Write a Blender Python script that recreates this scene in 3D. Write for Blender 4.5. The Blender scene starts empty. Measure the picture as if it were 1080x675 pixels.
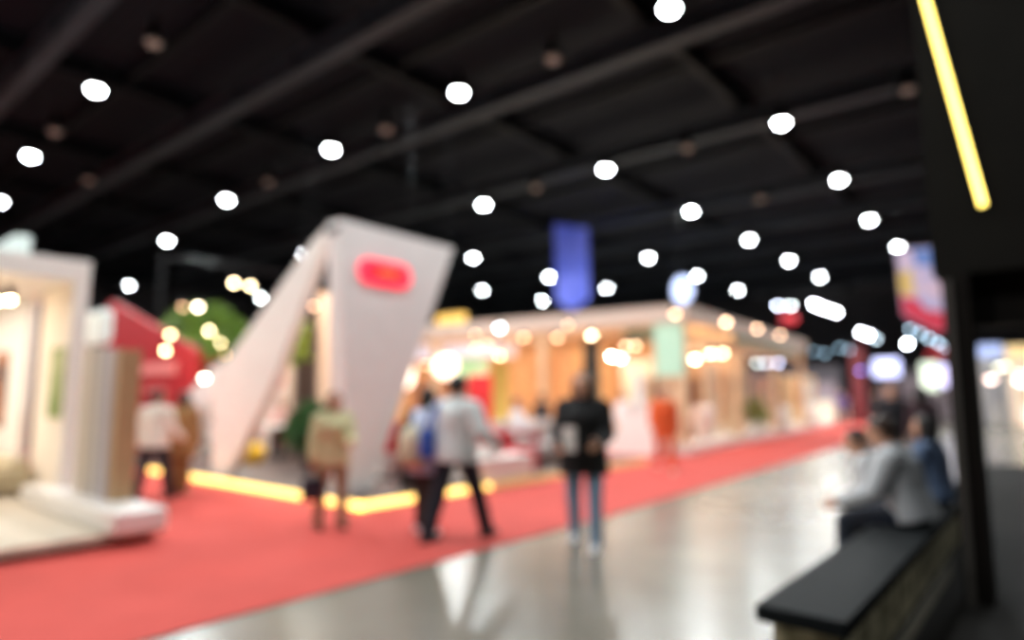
import bpy, bmesh, math, random
from mathutils import Vector, Matrix, Euler
random.seed(7)
C = bpy.context.scene.collection
R = math.radians

# ------------------------------------------------------------------ materials
def lin(h):
    h = h.lstrip('#')
    v = [int(h[i:i+2], 16)/255 for i in (0, 2, 4)]
    return [c/12.92 if c <= .04045 else ((c+.055)/1.055)**2.4 for c in v]
_m = {}
def M(name, col='808080', rough=.6, metal=0, emit=0, noise=0, scale=6, bump=0, trans=0):
    """plain principled surface with a little procedural mottling / bump"""
    if name in _m: return _m[name]
    m = bpy.data.materials.new(name); m.use_nodes = True
    nt = m.node_tree; b = nt.nodes['Principled BSDF']
    c = lin(col)
    b.inputs['Base Color'].default_value = (*c, 1)
    b.inputs['Roughness'].default_value = rough
    b.inputs['Metallic'].default_value = metal
    if trans: b.inputs['Transmission Weight'].default_value = trans
    if emit:
        b.inputs['Emission Color'].default_value = (*c, 1)
        b.inputs['Emission Strength'].default_value = emit
    if noise or bump:
        tc = nt.nodes.new('ShaderNodeTexCoord')
        n = nt.nodes.new('ShaderNodeTexNoise'); n.inputs['Scale'].default_value = scale
        n.inputs['Detail'].default_value = 4
        nt.links.new(tc.outputs['Object'], n.inputs['Vector'])
        if noise:
            r = nt.nodes.new('ShaderNodeValToRGB')
            r.color_ramp.elements[0].position = .3; r.color_ramp.elements[1].position = .7
            r.color_ramp.elements[0].color = (*[x*(1-noise) for x in c], 1)
            r.color_ramp.elements[1].color = (*[min(1, x*(1+noise)) for x in c], 1)
            nt.links.new(n.outputs['Fac'], r.inputs['Fac'])
            nt.links.new(r.outputs['Color'], b.inputs['Base Color'])
        if bump:
            bp = nt.nodes.new('ShaderNodeBump'); bp.inputs['Strength'].default_value = bump
            nt.links.new(n.outputs['Fac'], bp.inputs['Height'])
            nt.links.new(bp.outputs['Normal'], b.inputs['Normal'])
    _m[name] = m
    return m
def M2(name, ca, cb, scale, rough=.6, kind='wave', axis='X', distort=0, lo=.4, hi=.6, emit=0):
    """two-colour stripes / checks / blotches"""
    if name in _m: return _m[name]
    m = bpy.data.materials.new(name); m.use_nodes = True
    nt = m.node_tree; b = nt.nodes['Principled BSDF']; b.inputs['Roughness'].default_value = rough
    tc = nt.nodes.new('ShaderNodeTexCoord')
    if kind == 'wave':
        w = nt.nodes.new('ShaderNodeTexWave'); w.bands_direction = axis
        w.inputs['Distortion'].default_value = distort; w.inputs['Scale'].default_value = scale
    else:
        w = nt.nodes.new('ShaderNodeTexNoise'); w.inputs['Scale'].default_value = scale
        w.inputs['Detail'].default_value = 6
    nt.links.new(tc.outputs['Object'], w.inputs['Vector'])
    r = nt.nodes.new('ShaderNodeValToRGB')
    r.color_ramp.elements[0].position = lo; r.color_ramp.elements[1].position = hi
    r.color_ramp.elements[0].color = (*lin(ca), 1); r.color_ramp.elements[1].color = (*lin(cb), 1)
    nt.links.new(w.outputs['Fac'], r.inputs['Fac'])
    nt.links.new(r.outputs['Color'], b.inputs['Base Color'])
    if emit:
        nt.links.new(r.outputs['Color'], b.inputs['Emission Color'])
        b.inputs['Emission Strength'].default_value = emit
    _m[name] = m
    return m

# ------------------------------------------------------------------ mesh collecting
class MB:
    def __init__(s): s.bm = bmesh.new()
    def box(s, x0, y0, z0, x1, y1, z1, bev=0, mtx=None):
        r = bmesh.ops.create_cube(s.bm, size=1)
        vs = r['verts']
        bmesh.ops.scale(s.bm, vec=(abs(x1-x0), abs(y1-y0), abs(z1-z0)), verts=vs)
        bmesh.ops.translate(s.bm, vec=((x0+x1)/2, (y0+y1)/2, (z0+z1)/2), verts=vs)
        if bev:
            es = list({e for v in vs for e in v.link_edges})
            q = bmesh.ops.bevel(s.bm, geom=es, offset=bev, segments=3, affect='EDGES', profile=.5)
            vs = list({v for f in q['faces'] for v in f.verts} | {v for v in vs if v.is_valid})
        if mtx is not None: bmesh.ops.transform(s.bm, matrix=mtx, verts=vs)
        return s
    def cyl(s, p0, p1, r0, r1=None, seg=16, caps=True):
        p0, p1 = Vector(p0), Vector(p1); d = p1-p0
        m = Matrix.Translation((p0+p1)/2) @ d.to_track_quat('Z', 'Y').to_matrix().to_4x4()
        bmesh.ops.create_cone(s.bm, cap_ends=caps, segments=seg, radius1=r0, radius2=r0 if r1 is None else r1, depth=d.length, matrix=m)
        return s
    def sph(s, c, rx, ry=None, rz=None, sub=2, rot=None):
        m = Matrix.Translation(Vector(c)) @ (rot.to_4x4() if rot is not None else Matrix()) @ Matrix.Diagonal((rx, ry or rx, rz or rx, 1))
        bmesh.ops.create_icosphere(s.bm, subdivisions=sub, radius=1, matrix=m)
        return s
    def cap(s, p0, r0, p1, r1, seg=14):
        s.sph(p0, r0); s.sph(p1, r1)
        if (Vector(p1)-Vector(p0)).length > 1e-4: s.cyl(p0, p1, r0, r1, seg)
        return s
    def prism(s, pts, off):
        """extrude polygon (3-D points) by vector off"""
        a = [s.bm.verts.new(p) for p in pts]; off = Vector(off)
        b = [s.bm.verts.new(Vector(p)+off) for p in pts]
        n = len(pts)
        s.bm.faces.new(a); s.bm.faces.new(b[::-1])
        for i in range(n): s.bm.faces.new((a[i], b[i], b[(i+1) % n], a[(i+1) % n]))
        return s
    def lathe(s, prof, c=(0, 0, 0), seg=20):
        c = Vector(c); rings = []
        for r, z in prof:
            rings.append([s.bm.verts.new(c+Vector((r*math.cos(2*math.pi*i/seg), r*math.sin(2*math.pi*i/seg), z))) for i in range(seg)])
        for a, b in zip(rings, rings[1:]):
            for i in range(seg): s.bm.faces.new((a[i], a[(i+1) % seg], b[(i+1) % seg], b[i]))
        return s
    def loft(s, rings, fn, seg=28):
        """closed body through rings (z, rx, ry, yoff); fn maps local to world"""
        rr = []
        for z, rx, ry, yo in rings:
            rr.append([s.bm.verts.new(fn(rx*math.cos(2*math.pi*i/seg), yo+ry*math.sin(2*math.pi*i/seg), z)) for i in range(seg)])
        for a, b in zip(rr, rr[1:]):
            for i in range(seg): s.bm.faces.new((a[i], a[(i+1) % seg], b[(i+1) % seg], b[i]))
        s.bm.faces.new(rr[0][::-1]); s.bm.faces.new(rr[-1])
        return s
    def tube(s, pts, r, seg=8):
        for a, b in zip(pts, pts[1:]): s.cyl(a, b, r, seg=seg)
        for p in pts[1:-1]: s.sph(p, r, sub=1)
        return s
    def build(s, name, mat, parent=None, smooth=False):
        bmesh.ops.recalc_face_normals(s.bm, faces=s.bm.faces[:])
        if parent is not None:
            w = Vector(parent.location)
            if parent.parent is not None: w = w+Vector(parent.parent.location)
            bmesh.ops.translate(s.bm, vec=-w, verts=s.bm.verts[:])
        me = bpy.data.meshes.new(name); s.bm.to_mesh(me); s.bm.free()
        for m in (mat if isinstance(mat, (list, tuple)) else [mat]): me.materials.append(m)
        if smooth:
            for p in me.polygons: p.use_smooth = True
        o = bpy.data.objects.new(name, me); C.objects.link(o)
        if parent is not None: o.parent = parent
        return o
def tag(o, label, cat, group=None):
    o['label'] = label; o['category'] = cat
    if group: o['group'] = group
    return o
def thing(name, label, cat, loc=(0, 0, 0), rz=0, group=None):
    o = bpy.data.objects.new(name, None); C.objects.link(o)
    o.empty_display_size = .1
    o.location = loc; o.rotation_euler = (0, 0, rz)
    return tag(o, label, cat, group)
def dup(root, loc, rz, label, group=None, cat=None):
    r = root.copy(); C.objects.link(r); r.location = loc; r.rotation_euler = (0, 0, rz)
    r['label'] = label
    if group: r['group'] = group
    for ch in root.children:
        c = ch.copy(); C.objects.link(c); c.parent = r
        for g in ch.children:
            d = g.copy(); C.objects.link(d); d.parent = c
    return r
def struct(o): o['kind'] = 'structure'; return o
def place(o, loc, rz=0): o.location = loc; o.rotation_euler = (0, 0, rz); return o
def area(name, loc, power, sx, sy, col=(1, 1, 1), rot=(0, 0, 0), spread=180):
    l = bpy.data.lights.new(name, 'AREA'); l.shape = 'RECTANGLE'; l.size = sx; l.size_y = sy
    l.energy = power; l.color = col; l.spread = R(spread)
    o = bpy.data.objects.new(name, l); C.objects.link(o); o.location = loc; o.rotation_euler = rot
    return o

# ------------------------------------------------------------------ palette
white = M('white_lacquer', 'E9E4DF', .45, noise=.03, scale=2)
cream = M('cream_wall', 'F3E7D8', .7, noise=.03, scale=2)
greywhite = M('pale_grey_board', 'E8E5E3', .6, noise=.03, scale=3)
black = M('black_paint', '141413', .55, noise=.2, scale=5)
darkmetal = M('dark_metal', '1C1C1E', .45, .6)
steel = M('grey_steel', '5A5A5C', .5, .4)
redpaint = M('red_board', 'AE171F', .55, noise=.05, scale=3)
darkred = M('dark_red_fabric', '9E1226', .8, noise=.1, scale=20)
wood = M2('warm_plank_wood', 'C48C5C', 'DDB286', 3, .5, 'wave', 'X', 3)
oak = M2('pale_oak', 'D2AC84', 'E6C8A4', 4, .5, 'wave', 'X', 4)
brownwood = M2('brown_veneer', '8A5A3A', 'A87450', 3, .5, 'wave', 'X', 4)
darkwood = M2('dark_brown_floorboards', '4A3A35', '665550', 2.5, .45, 'wave', 'X', 2)
skin_light = M('skin_light', 'D8A184', .55, noise=.06, scale=30)
lip = M('lips', 'A85A52', .5)
hairblack = M('black_hair', '15110F', .5, noise=.3, scale=60, bump=.3)
hairbrown = M('dark_brown_hair', '3A2418', .5, noise=.3, scale=60, bump=.3)
eyedark = M('dark_eye', '120C0A', .2)

for q in (black, darkmetal): q.node_tree.nodes['Principled BSDF'].inputs['Specular IOR Level'].default_value = .2
# ------------------------------------------------------------------ hall shell
def floor_mat():
    m = bpy.data.materials.new('polished_concrete'); m.use_nodes = True
    nt = m.node_tree; b = nt.nodes['Principled BSDF']
    tc = nt.nodes.new('ShaderNodeTexCoord')
    n = nt.nodes.new('ShaderNodeTexNoise'); n.inputs['Scale'].default_value = .6; n.inputs['Detail'].default_value = 4
    nt.links.new(tc.outputs['Object'], n.inputs['Vector'])
    r = nt.nodes.new('ShaderNodeValToRGB')
    r.color_ramp.elements[0].position = .3; r.color_ramp.elements[1].position = .72
    r.color_ramp.elements[0].color = (*lin('6C675D'), 1); r.color_ramp.elements[1].color = (*lin('878175'), 1)
    nt.links.new(n.outputs['Fac'], r.inputs['Fac']); nt.links.new(r.outputs['Color'], b.inputs['Base Color'])
    q = nt.nodes.new('ShaderNodeMapRange'); q.inputs['To Min'].default_value = .22; q.inputs['To Max'].default_value = .29
    nt.links.new(n.outputs['Fac'], q.inputs['Value']); nt.links.new(q.outputs['Result'], b.inputs['Roughness'])
    b.inputs['IOR'].default_value = 1.5
    return m
struct(MB().box(-62, -12, -.2, 26, 66, 0).build('floor', floor_mat()))
deck = M2('dark_ribbed_roof_deck', '101219', '181A21', 1.2, .7, 'wave', 'Y')
deck.node_tree.nodes['Principled BSDF'].inputs['Specular IOR Level'].default_value = .08
struct(MB().box(-62, -12, 11.2, 26, 66, 11.4).build('ceiling', deck))
wallm = M('dark_hall_wall', '34343A', .8, noise=.1, scale=.6)
struct(MB().box(-62, 65.6, 0, 26, 66, 11.3).build('wall_back', wallm))
struct(MB().box(-62.4, -12, 0, -62, 66, 11.3).build('wall_left', wallm))
struct(MB().box(26, -12, 0, 26.4, 66, 11.3).build('wall_right', wallm))
struct(MB().box(-62, -12.4, 0, 26, -12, 11.3).build('wall_front', wallm))
beamm = M('grey_painted_steel', '2E343B', .5, noise=.12, scale=1)
purlm = M('dark_purlin_steel', '0E1116', .55)
for q in (beamm, purlm): q.node_tree.nodes['Principled BSDF'].inputs['Specular IOR Level'].default_value = .15; q.node_tree.nodes['Principled BSDF'].inputs['Metallic'].default_value = 0
k = 0
for y in (-1.5, 4.5, 9.1, 14.0, 20.2, 28.2, 33.6, 40, 47, 55):
    k += 1
    b = MB().box(-62, y-.05, 10.0, 26, y+.05, 10.5).box(-62, y-.2, 9.95, 26, y+.2, 10.03).box(-62, y-.2, 10.5, 26, y+.2, 10.57)
    x = -60
    while x < 26:
        b.box(x-.04, y-.18, 10.03, x+.04, y+.18, 10.5); x += 3
    struct(b.build('trim_%d' % k, beamm))
for x in (-56, -49, -42, -35, -28, -21, -14, -7.2, 0, 7, 14):
    k += 1
    struct(MB().box(x-.1, -12, 10.58, x+.1, 66, 10.8).box(x-.03, -12, 10.8, x+.03, 66, 11.2).build('trim_%d' % k, purlm))
for i, y in enumerate((7, 11.6, 17, 24)):
    k += 1
    struct(MB().box(-62, y-.07, 10.82, 26, y+.07, 11.05).build('trim_%d' % k, purlm))

# ------------------------------------------------------------------ roof lamps
lens_on = M('lit_lamp_glass', 'F2FBFF', .3, emit=70)
lens_off = M('faint_glow_lamp_glass', '8C7A70', .15, emit=.35)  # lens of a switched-off lamp, faint glow painted in by emission
def lamp_proto(on):
    t = thing('ceiling_lamp' if on else 'unlit_ceiling_lamp', '', 'ceiling lamp')
    MB().lathe([(.02, .55), (.09, .53), (.1, .3), (.2, .12), (.21, 0), (.19, 0), (.17, .12), (.08, .28), (0.01, .28)], seg=20).build('lamp_housing', darkmetal, t, True)
    MB().sph((0, 0, .02), .155 if on else .15, None, .1, 3).build('lamp_lens', lens_on if on else lens_off, t, True)
    MB().cyl((0, 0, .5), (0, 0, 2.2), .012, seg=6).build('hanger_rod', darkmetal, t)
    return t
ORD = ['first', 'second', 'third', 'fourth', 'fifth', 'sixth', 'seventh']
rows_on = [
 ('the roof row nearest the camera', [(-17.8, 5.26), (-24.46, 5.58), (-31.25, 6.29)]),
 ('the second roof row', [(-5.33, 11.21), (-10.99, 11.12), (-16.68, 11.33), (-24.22, 11.83), (-32.99, 13.26), (-48.58, 17.24)]),
 ('the third roof row', [(-5.4, 18.16), (-11.14, 18.27), (-17.01, 18.66), (-30.5, 19.27), (-46.96, 26.02)]),
 ('the fourth roof row', [(-5.42, 24.43), (-11.1, 24.81), (-24.24, 25.75)]),
 ('the fifth roof row', [(-5.77, 30.96), (-11.07, 31.27), (-16.84, 31.92), (-24.49, 33.07), (-31.31, 34.28)]),
 ('the sixth roof row', [(-5.79, 37.52), (-11.16, 37.64), (-17.11, 38.79), (-24.02, 39.26), (-31.16, 41.17)]),
 ('the farthest roof row', [(-11.22, 44.13), (-17.25, 45.99)])]
proto = None
SPOT = 930
for rn, pts in rows_on:
    for i, (x, y) in enumerate(pts):
        lab = 'lit white ceiling lamp, %s from the right in %s' % (ORD[i], rn)
        if proto is None:
            proto = lamp_proto(True); proto.location = (x, y, 9); o = proto
        else: o = dup(proto, (x, y, 9), 0, lab)
        o['label'] = lab; o['group'] = 'lit round ceiling lamps'
for ix, x in enumerate((6.5, .6, -5.4, -11.1, -17, -24.3, -31.2, -40)):
    for y in (-1.5, 5, 11.3, 18.3, 24.7, 31.3, 38, 45):
        l = bpy.data.lights.new('roof_lamp_light', 'SPOT'); l.energy = SPOT*(1.0 if x < 0 else .2); l.spot_size = R(168); l.spot_blend = .35
        l.shadow_soft_size = .4; l.color = (.95, 1, 1)
        q = bpy.data.objects.new('roof_lamp_light', l); C.objects.link(q); q.location = (x, y, 8.92)
rows_off = [('the row nearest the camera', [(-14.4, 5.27), (-21.58, 5.45), (-25.66, 7.57)]),
 ('the second row', [(-8.22, 11.3), (-14.19, 11.43), (-20.99, 11.72)]),
 ('the third row', [(-2.34, 18.12), (-8.2, 18.2), (-14.11, 18.28)]), ('the fourth row', [(-8.32, 24.91)])]
proto2 = None
for rn, pts in rows_off:
    for i, (x, y) in enumerate(pts):
        lab = 'dim unlit ceiling lamp, %s from the right in %s' % (ORD[i], rn)
        if proto2 is None:
            proto2 = lamp_proto(False); proto2.location = (x, y, 9); o = proto2
        else: o = dup(proto2, (x, y, 9), 0, lab)
        o['label'] = lab; o['group'] = 'dim unlit ceiling lamps'

# ------------------------------------------------------------------ carpet
carpetm = M('red_carpet_pile', 'CE4F47', .95, noise=.06, scale=1.5, bump=.05)
b = MB()
def quad(*p):
    b.prism([(x, y, 0.002) for x, y in p], (0, 0, .008))
quad((-4.42, -6), (-4.45, 7.2), (-7.3, 7.2), (-7.3, -6))
quad((-7.3, -6), (-7.3, 5.5), (-40, 5.5), (-40, -6))
quad((-4.45, 7.2), (-5.12, 21.7), (-7.9, 21.7), (-7.6, 13.2), (-7.2, 13.2), (-7.2, 7.2))
quad((-7.6, 13.2), (-7.7, 16.2), (-26, 16.2), (-26, 13.2))
quad((-5.12, 21.7), (-7, 38), (-8.4, 50), (-11.4, 50), (-9.2, 38), (-7.9, 21.7))
tag(b.build('red_carpet', carpetm), 'long red carpet running diagonally past the booths across the grey floor', 'carpet')

# ------------------------------------------------------------------ left booth (open white portal on a low stage)
t = thing('exhibition_stage', 'low beige floor stage with a painted shadow strip at its foot under the white booth', 'stage', (-12, 1, 0))
MB().box(-18, -4, .011, -7.42, 3.0, .07).build('shadow_strip', black, t)  # black strip stands in for the shadow under the deck edge
MB().box(-18, -4, .07, -7.3, 3.05, .14).build('stage_deck', M2('beige_floor_tile', 'CFC4B2', 'DACEBC', .8, .35, 'wave', 'Y', 1), t)
t = thing('white_booth', 'white open booth with flat lit roof behind the row of sample boards', 'booth', (-12, 1, .14))
z0, z1 = .141, 3.28
MB().box(-11.35, 2.9, z0, -10.0, 3.02, 3.0).build('end_wall', cream, t)
MB().box(-18, 2.9, z0, -12.05, 3.02, 3.0).build('side_wall', white, t)
MB().box(-12.05, 2.9, 2.93, -11.35, 3.02, 3.0).build('lintel', white, t)
MB().box(-18, -4, 3.0, -9.88, 3.03, 3.28, .01).build('roof_slab', white, t)
MB().box(-17.2, -4, z0, -17.05, 2.9, 3.0).build('back_wall', white, t)
MB().box(-10.0, 2.86, z0, -9.89, 3.03, 3.0, .008).build('corner_post', white, t)
tag(MB().box(-10.7, 2.87, 1.2, -10.15, 2.895, 2.15).build('green_picture', M2('green_picture_print', '7E9450', 'B0B884', 3, .5, 'noise')), 'narrow green picture on the cream wall of the white booth', 'picture')
tag(MB().box(-13.6, 2.87, 1.0, -12.9, 2.895, 2.2).build('wall_poster', M2('dark_warm_poster', '3A2026', 'B07048', 2.5, .5, 'noise')), 'dark brown picture on the white wall at the photo edge', 'poster')
t = thing('rollup_banner', 'dark purple upright banner seen through the gap in the white booth wall', 'banner', (-18.2, 4.5, 0))
MB().prism([(-18.9, 4.5, .3), (-17.2, 4.5, .3), (-17.2, 4.5, 3.75), (-18.9, 4.5, 3.75)], (0, .03, 0)).build('banner_sheet', M2('purple_banner_print', '241634', '4A2440', 1, .6, 'noise'), t)
MB().box(-18.9, 4.35, .011, -17.2, 4.65, .12).build('banner_base', darkmetal, t)
MB().cyl((-18.05, 4.55, .1), (-18.05, 4.55, 3.7), .02).build('banner_pole', darkmetal, t)
t = thing('display_block', 'low white glossy plinth carrying the sample boards', 'plinth', (-9.2, 2.8, .14))
MB().box(-10.3, 2.55, .141, -9.58, 2.84, .36, .03).build('plinth_wing', M('glossy_white', 'F4F1EE', .25), t)
MB().box(-9.6, 2.55, .141, -7.12, 3.04, .36, .03).build('plinth_body', M('glossy_white'), t)
cols = [('D6CAB8', 'ivory'), ('A89A8A', 'taupe'), ('CFC6BC', 'stone'), ('97908C', 'warm grey'), ('C6C0C0', 'pale grey'), ('9A94A0', 'lilac grey'), ('AE8E68', 'light brown')]
x = -9.12
for i, (hx, nm) in enumerate(cols):
    w = .155
    o = MB().box(x, 2.78, .362, x+w, 2.84+.16*(i == 6), 2.08-.012*i, .004).build('sample_board', M('sample_'+nm.replace(' ', '_'), hx, .5, noise=.06, scale=8))
    tag(o, 'tall narrow %s sample board on the white plinth, %s in the row' % (nm, ORD[i]), 'sample board', 'sample boards on the white plinth')
    x += w+.016
t = thing('lamp_sign', 'white glowing round-cornered sign box above the sample boards', 'sign', (-10.6, 3.4, 0))
MB().box(-10.98, 3.3, 2.22, -10.28, 3.5, 2.72, .09).build('light_box', M('sign_white_glow', 'D8E4E2', .4, emit=.25), t)
MB().cyl((-10.6, 3.4, .02), (-10.6, 3.4, 2.25), .04).build('pole', darkmetal, t)
MB().lathe([(.02, .06), (.25, .05), (.26, .012), (.0, .012)], (-10.6, 3.4, 0)).build('base', darkmetal, t)
t = thing('exit_sign', 'pale lit sign box with a green strip on the white booth roof', 'sign', (-11.5, 2.5, 3.28))
MB().box(-12.3, 2.4, 3.281, -10.95, 2.6, 3.72, .03).build('light_box', M('sign_pale_glow', 'CCD8D4', .4, emit=.3), t)
MB().box(-11.9, 2.385, 3.4, -11.2, 2.4, 3.5).build('green_strip', M('sign_green_glow', '9AE0B0', .4, emit=.5), t)
t = thing('sofa', 'boxy beige sofa inside the white booth', 'sofa', (-12, 2.3, .14))
sf = M('beige_upholstery', 'BDB094', .9, noise=.08, scale=25)
MB().box(-13.2, 1.85, .2, -11.15, 2.7, .4, .05).build('seat', sf, t)
MB().box(-13.2, 2.6, .22, -11.15, 2.84, .62, .06).build('backrest', sf, t)
for xx in (-13.4, -11.15): MB().box(xx, 1.85, .2, xx+.22, 2.84, .5, .05).build('armrest', sf, t)
for xx in (-13.25, -11.05):
    for yy in (1.95, 2.7): MB().cyl((xx, yy, .141), (xx, yy, .22), .025).build('leg', darkmetal, t)
def bulb(x, y, z, top, label, col='FFE2B0', e=40, r=.06, group=None, stem=True):
    t = thing('spot_lamp', label, 'lamp', (x, y, z), 0, group)
    MB().lathe([(.01, .2), (r*.75, .19), (r*1.15, .02), (r*1.05, .0), (r*.6, .1), (.0, .1)], (x, y, z), 12).build('lamp_shade', darkmetal, t, True)
    MB().sph((x, y, z), r, None, None, 2).build('light_bulb', M('bulb_%s_%s' % (col, e), col, .3, emit=e), t, True)
    if stem and top > z+.2: MB().cyl((x, y, z+.19), (x, y, top), .008, seg=6).build('hanging_rod', darkmetal, t)
    return t
bulb(-10.86, 2.39, 2.8, 3.0, 'bright warm downlight under the white booth roof, farther from the photo edge', e=45, r=.05)
bulb(-11.15, 2.3, 2.8, 3.0, 'bright warm downlight under the white booth roof, cut by the photo edge', e=45, r=.05)
area('left_booth_light', (-13, .2, 2.97), 260, 4, 4, (1, .9, .78))

# ------------------------------------------------------------------ red peaked wall, green tree, left-behind booths
t = thing('red_booth_screen', 'tall red booth screen with a sloping top behind the white booth', 'booth screen', (-18, 7, 0))
MB().prism([(-21.2, 7, .02), (-15.9, 7, .02), (-15.6, 7, 1.2), (-15.5, 7, 2.55), (-20.95, 7, 4.22), (-21.2, 7, 4.1)], (0, .15, 0)).build('panel', redpaint, t)
MB().box(-18.6, 6.975, 2.02, -16.4, 6.998, 2.32).build('pale_stripe', M('pale_red_stripe', 'E88A84', .6), t)
MB().box(-18.2, 6.975, 1.55, -16.9, 6.998, 1.68).build('pale_stripe', M('pale_red_stripe'), t)
MB().box(-21.2, 6.85, .012, -16, 7.3, .05).build('foot_plate', steel, t)
def foliage(mb, c, rx, ry, rz, n, size, rnd):
    for _ in range(n):
        while True:
            p = Vector((rnd.uniform(-1, 1), rnd.uniform(-1, 1), rnd.uniform(-1, 1)))
            if .25 < p.length < 1: break
        q = Vector((c[0]+p.x*rx, c[1]+p.y*ry, c[2]+p.z*rz))
        d = (p+Vector((rnd.uniform(-.6, .6), rnd.uniform(-.6, .6), rnd.uniform(-.8, .5)))).normalized()
        sd = d.cross(Vector((rnd.uniform(-1, 1), rnd.uniform(-1, 1), rnd.uniform(-1, 1)))).normalized()
        L = size*rnd.uniform(.7, 1.3); W = L*.28
        vs = [mb.bm.verts.new(v) for v in (q, q+d*L*.5+sd*W, q+d*L+Vector((0, 0, -L*.2)), q+d*L*.5-sd*W)]
        mb.bm.faces.new(vs)
rnd = random.Random(3)
leafg = M('bright_green_leaf', '66862F', .6, noise=.25, scale=3)
t = thing('flowering_tree', 'bright green tree with orange red blossom beside the red partition', 'tree', (-20.5, 10, 0))
mb = MB(); foliage(mb, (-21.6, 10, 3.1), 2.0, 1.2, 1.25, 1700, .34, rnd); mb.build('foliage', leafg, t)
mb = MB(); foliage(mb, (-20.4, 9.6, 1.9), 1.0, .9, .7, 500, .3, rnd); mb.build('blossom', M('orange_red_blossom', 'D8502A', .6, noise=.3, scale=3), t)
mb = MB(); mb.cap((-20.9, 10, .3), .1, (-20.8, 10, 1.8), .07)
for a in range(6): mb.cap((-20.8, 10, 1.6), .05, (-20.9+1.0*math.cos(a), 10+.8*math.sin(a), 3.0), .02, 8)
mb.build('trunk', M('tree_bark', '5A4432', .9, noise=.3, scale=20), t, True)
MB().lathe([(.0, .012), (.34, .012), (.42, .6), (.38, .6), (.34, .5), (0, .5)], (-20.9, 10, 0)).build('planter', white, t, True)
# white sloped stand behind left man
t = thing('sloped_white_stand', 'white stand with a steep sloping edge beside the arch foot', 'stand', (-14.6, 6.6, 0))
MB().prism([(-15.3, 6.7, .101), (-14.9, 6.7, .101), (-14.2, 6.7, 1.2), (-13.4, 6.7, 2.25), (-13.9, 6.7, 2.15), (-15.6, 6.7, 1.25)], (0, .2, 0)).build('panel', white, t)
# truss with warm lamps behind the arch
t = thing('lighting_truss', 'dark lighting truss on posts behind the white arch', 'truss', (-20, 9.5, 0))
mb = MB()
for dy in (-.15, .15): mb.cyl((-20+dy, 7.9, 5.6), (-20+dy, 15, 5.6), .03, seg=8)
y = 7.9
while y < 14.9: mb.cyl((-20.15, y, 5.6), (-19.85, y+.5, 5.6), .015, seg=6); y += .5
mb.build('truss_beam', darkmetal, t)
for yy in (7.95, 14.9): MB().cyl((-20, yy, .012), (-20, yy, 5.6), .05).build('post', darkmetal, t)
BT = [(10.15, 5.08, 45, 'FFE2B0', 'left bright one of the pair at the truss top'), (10.7, 5.06, 45, 'FFE2B0', 'right bright one of the pair at the truss top'),
 (8.61, 4.15, 9, 'F0B890', 'dim one left of a bright one above the tree'), (9.06, 4.2, 40, 'FFE8C8', 'bright one above the left side of the tree'),
 (9.45, 3.5, 40, 'FFE0B0', 'upper one in front of the tree crown'), (9.82, 3.17, 40, 'FFE0B0', 'middle one beside the arch leg'), (9.96, 2.8, 10, 'F0C090', 'dim lowest one of three beside the arch leg'),
]
for (y, z, e, c, l) in BT:
    bulb(-20, y, z, 5.58, 'small warm hanging lamp, '+l, c, e, .075, 'warm lamps on the truss')
def armlamp(x, y, z, ya, label, c, e):
    t = bulb(x, y, z, 0, label, c, e, .06, None, False)
    MB().tube([(x, y, z+.18), (x, y, z+.26), (x, ya, z+.26)], .012).build('wall_arm', darkmetal, t)
armlamp(-16, 6.64, 2.94, 7.0, 'upper warm lamp on an arm at the red booth screen', 'FFD9A0', 32)
armlamp(-16, 6.55, 2.56, 7.0, 'lower warm lamp on an arm at the red booth screen', 'FFD9A0', 45)
armlamp(-13.5, 6.33, 1.87, 6.7, 'low bright lamp on an arm at the sloped white stand', 'FFF0D8', 40)
bulb(-13, 8.51, 3.55, 11.2, 'dim pinkish lamp hanging inside the arch above the dark curtain', 'F6C09A', 10, .06)
bulb(-13, 8.2, 3.35, 11.2, 'pale yellowish lamp hanging inside the arch over the climbing plant', 'E8D0A0', 8, .06)

# ------------------------------------------------------------------ centre booth: stage with light strip, arch
t = thing('lounge_stage', 'dark wooden lounge stage edged with a glowing yellow strip under the white arch', 'stage', (-12, 9, 0))
MB().box(-15.7, 5.5, .012, -7.16, 13.2, .1).build('stage_deck', darkwood, t)
ledm = M('warm_led_strip', 'FFD977', .4, emit=3.2)
MB().box(-14.2, 5.44, .02, -7.1, 5.5, .1).build('light_strip', ledm, t)
MB().box(-7.16, 5.44, .02, -7.1, 8.0, .1).build('light_strip', ledm, t)
MB().box(-7.16, 8.0, .012, -7.1, 13.2, .1).build('dim_edge_strip', M('dim_led_strip', 'E6C480', .5, emit=.35), t)

t = thing('arch_gate', 'angular white arch of two leaning panels with a glowing red oval sign', 'arch', (-9, 6, .1))
X = -8.0
MB().prism([(X, 5.64, 4.1), (X, 8.0, 4.07), (X, 6.32, .1), (X, 5.88, .1)], (-.34, 0, 0)).build('tower_panel', greywhite, t)
MB().box(X-.345, 5.625, 3.9, X-.02, 5.64, 4.0).build('top_bracket', steel, t)
Y = 5.75
MB().prism([(-11.78, Y, .1), (-11.25, Y, .1), (-9.85, Y, 1.76), (-8.4, Y, 4.14), (-8.9, Y, 3.92), (-12.0, Y, 1.74)], (0, .16, 0)).build('leaning_panel', M('warm_white_board', 'E6DFD8', .6, noise=.03, scale=3), t)
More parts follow.
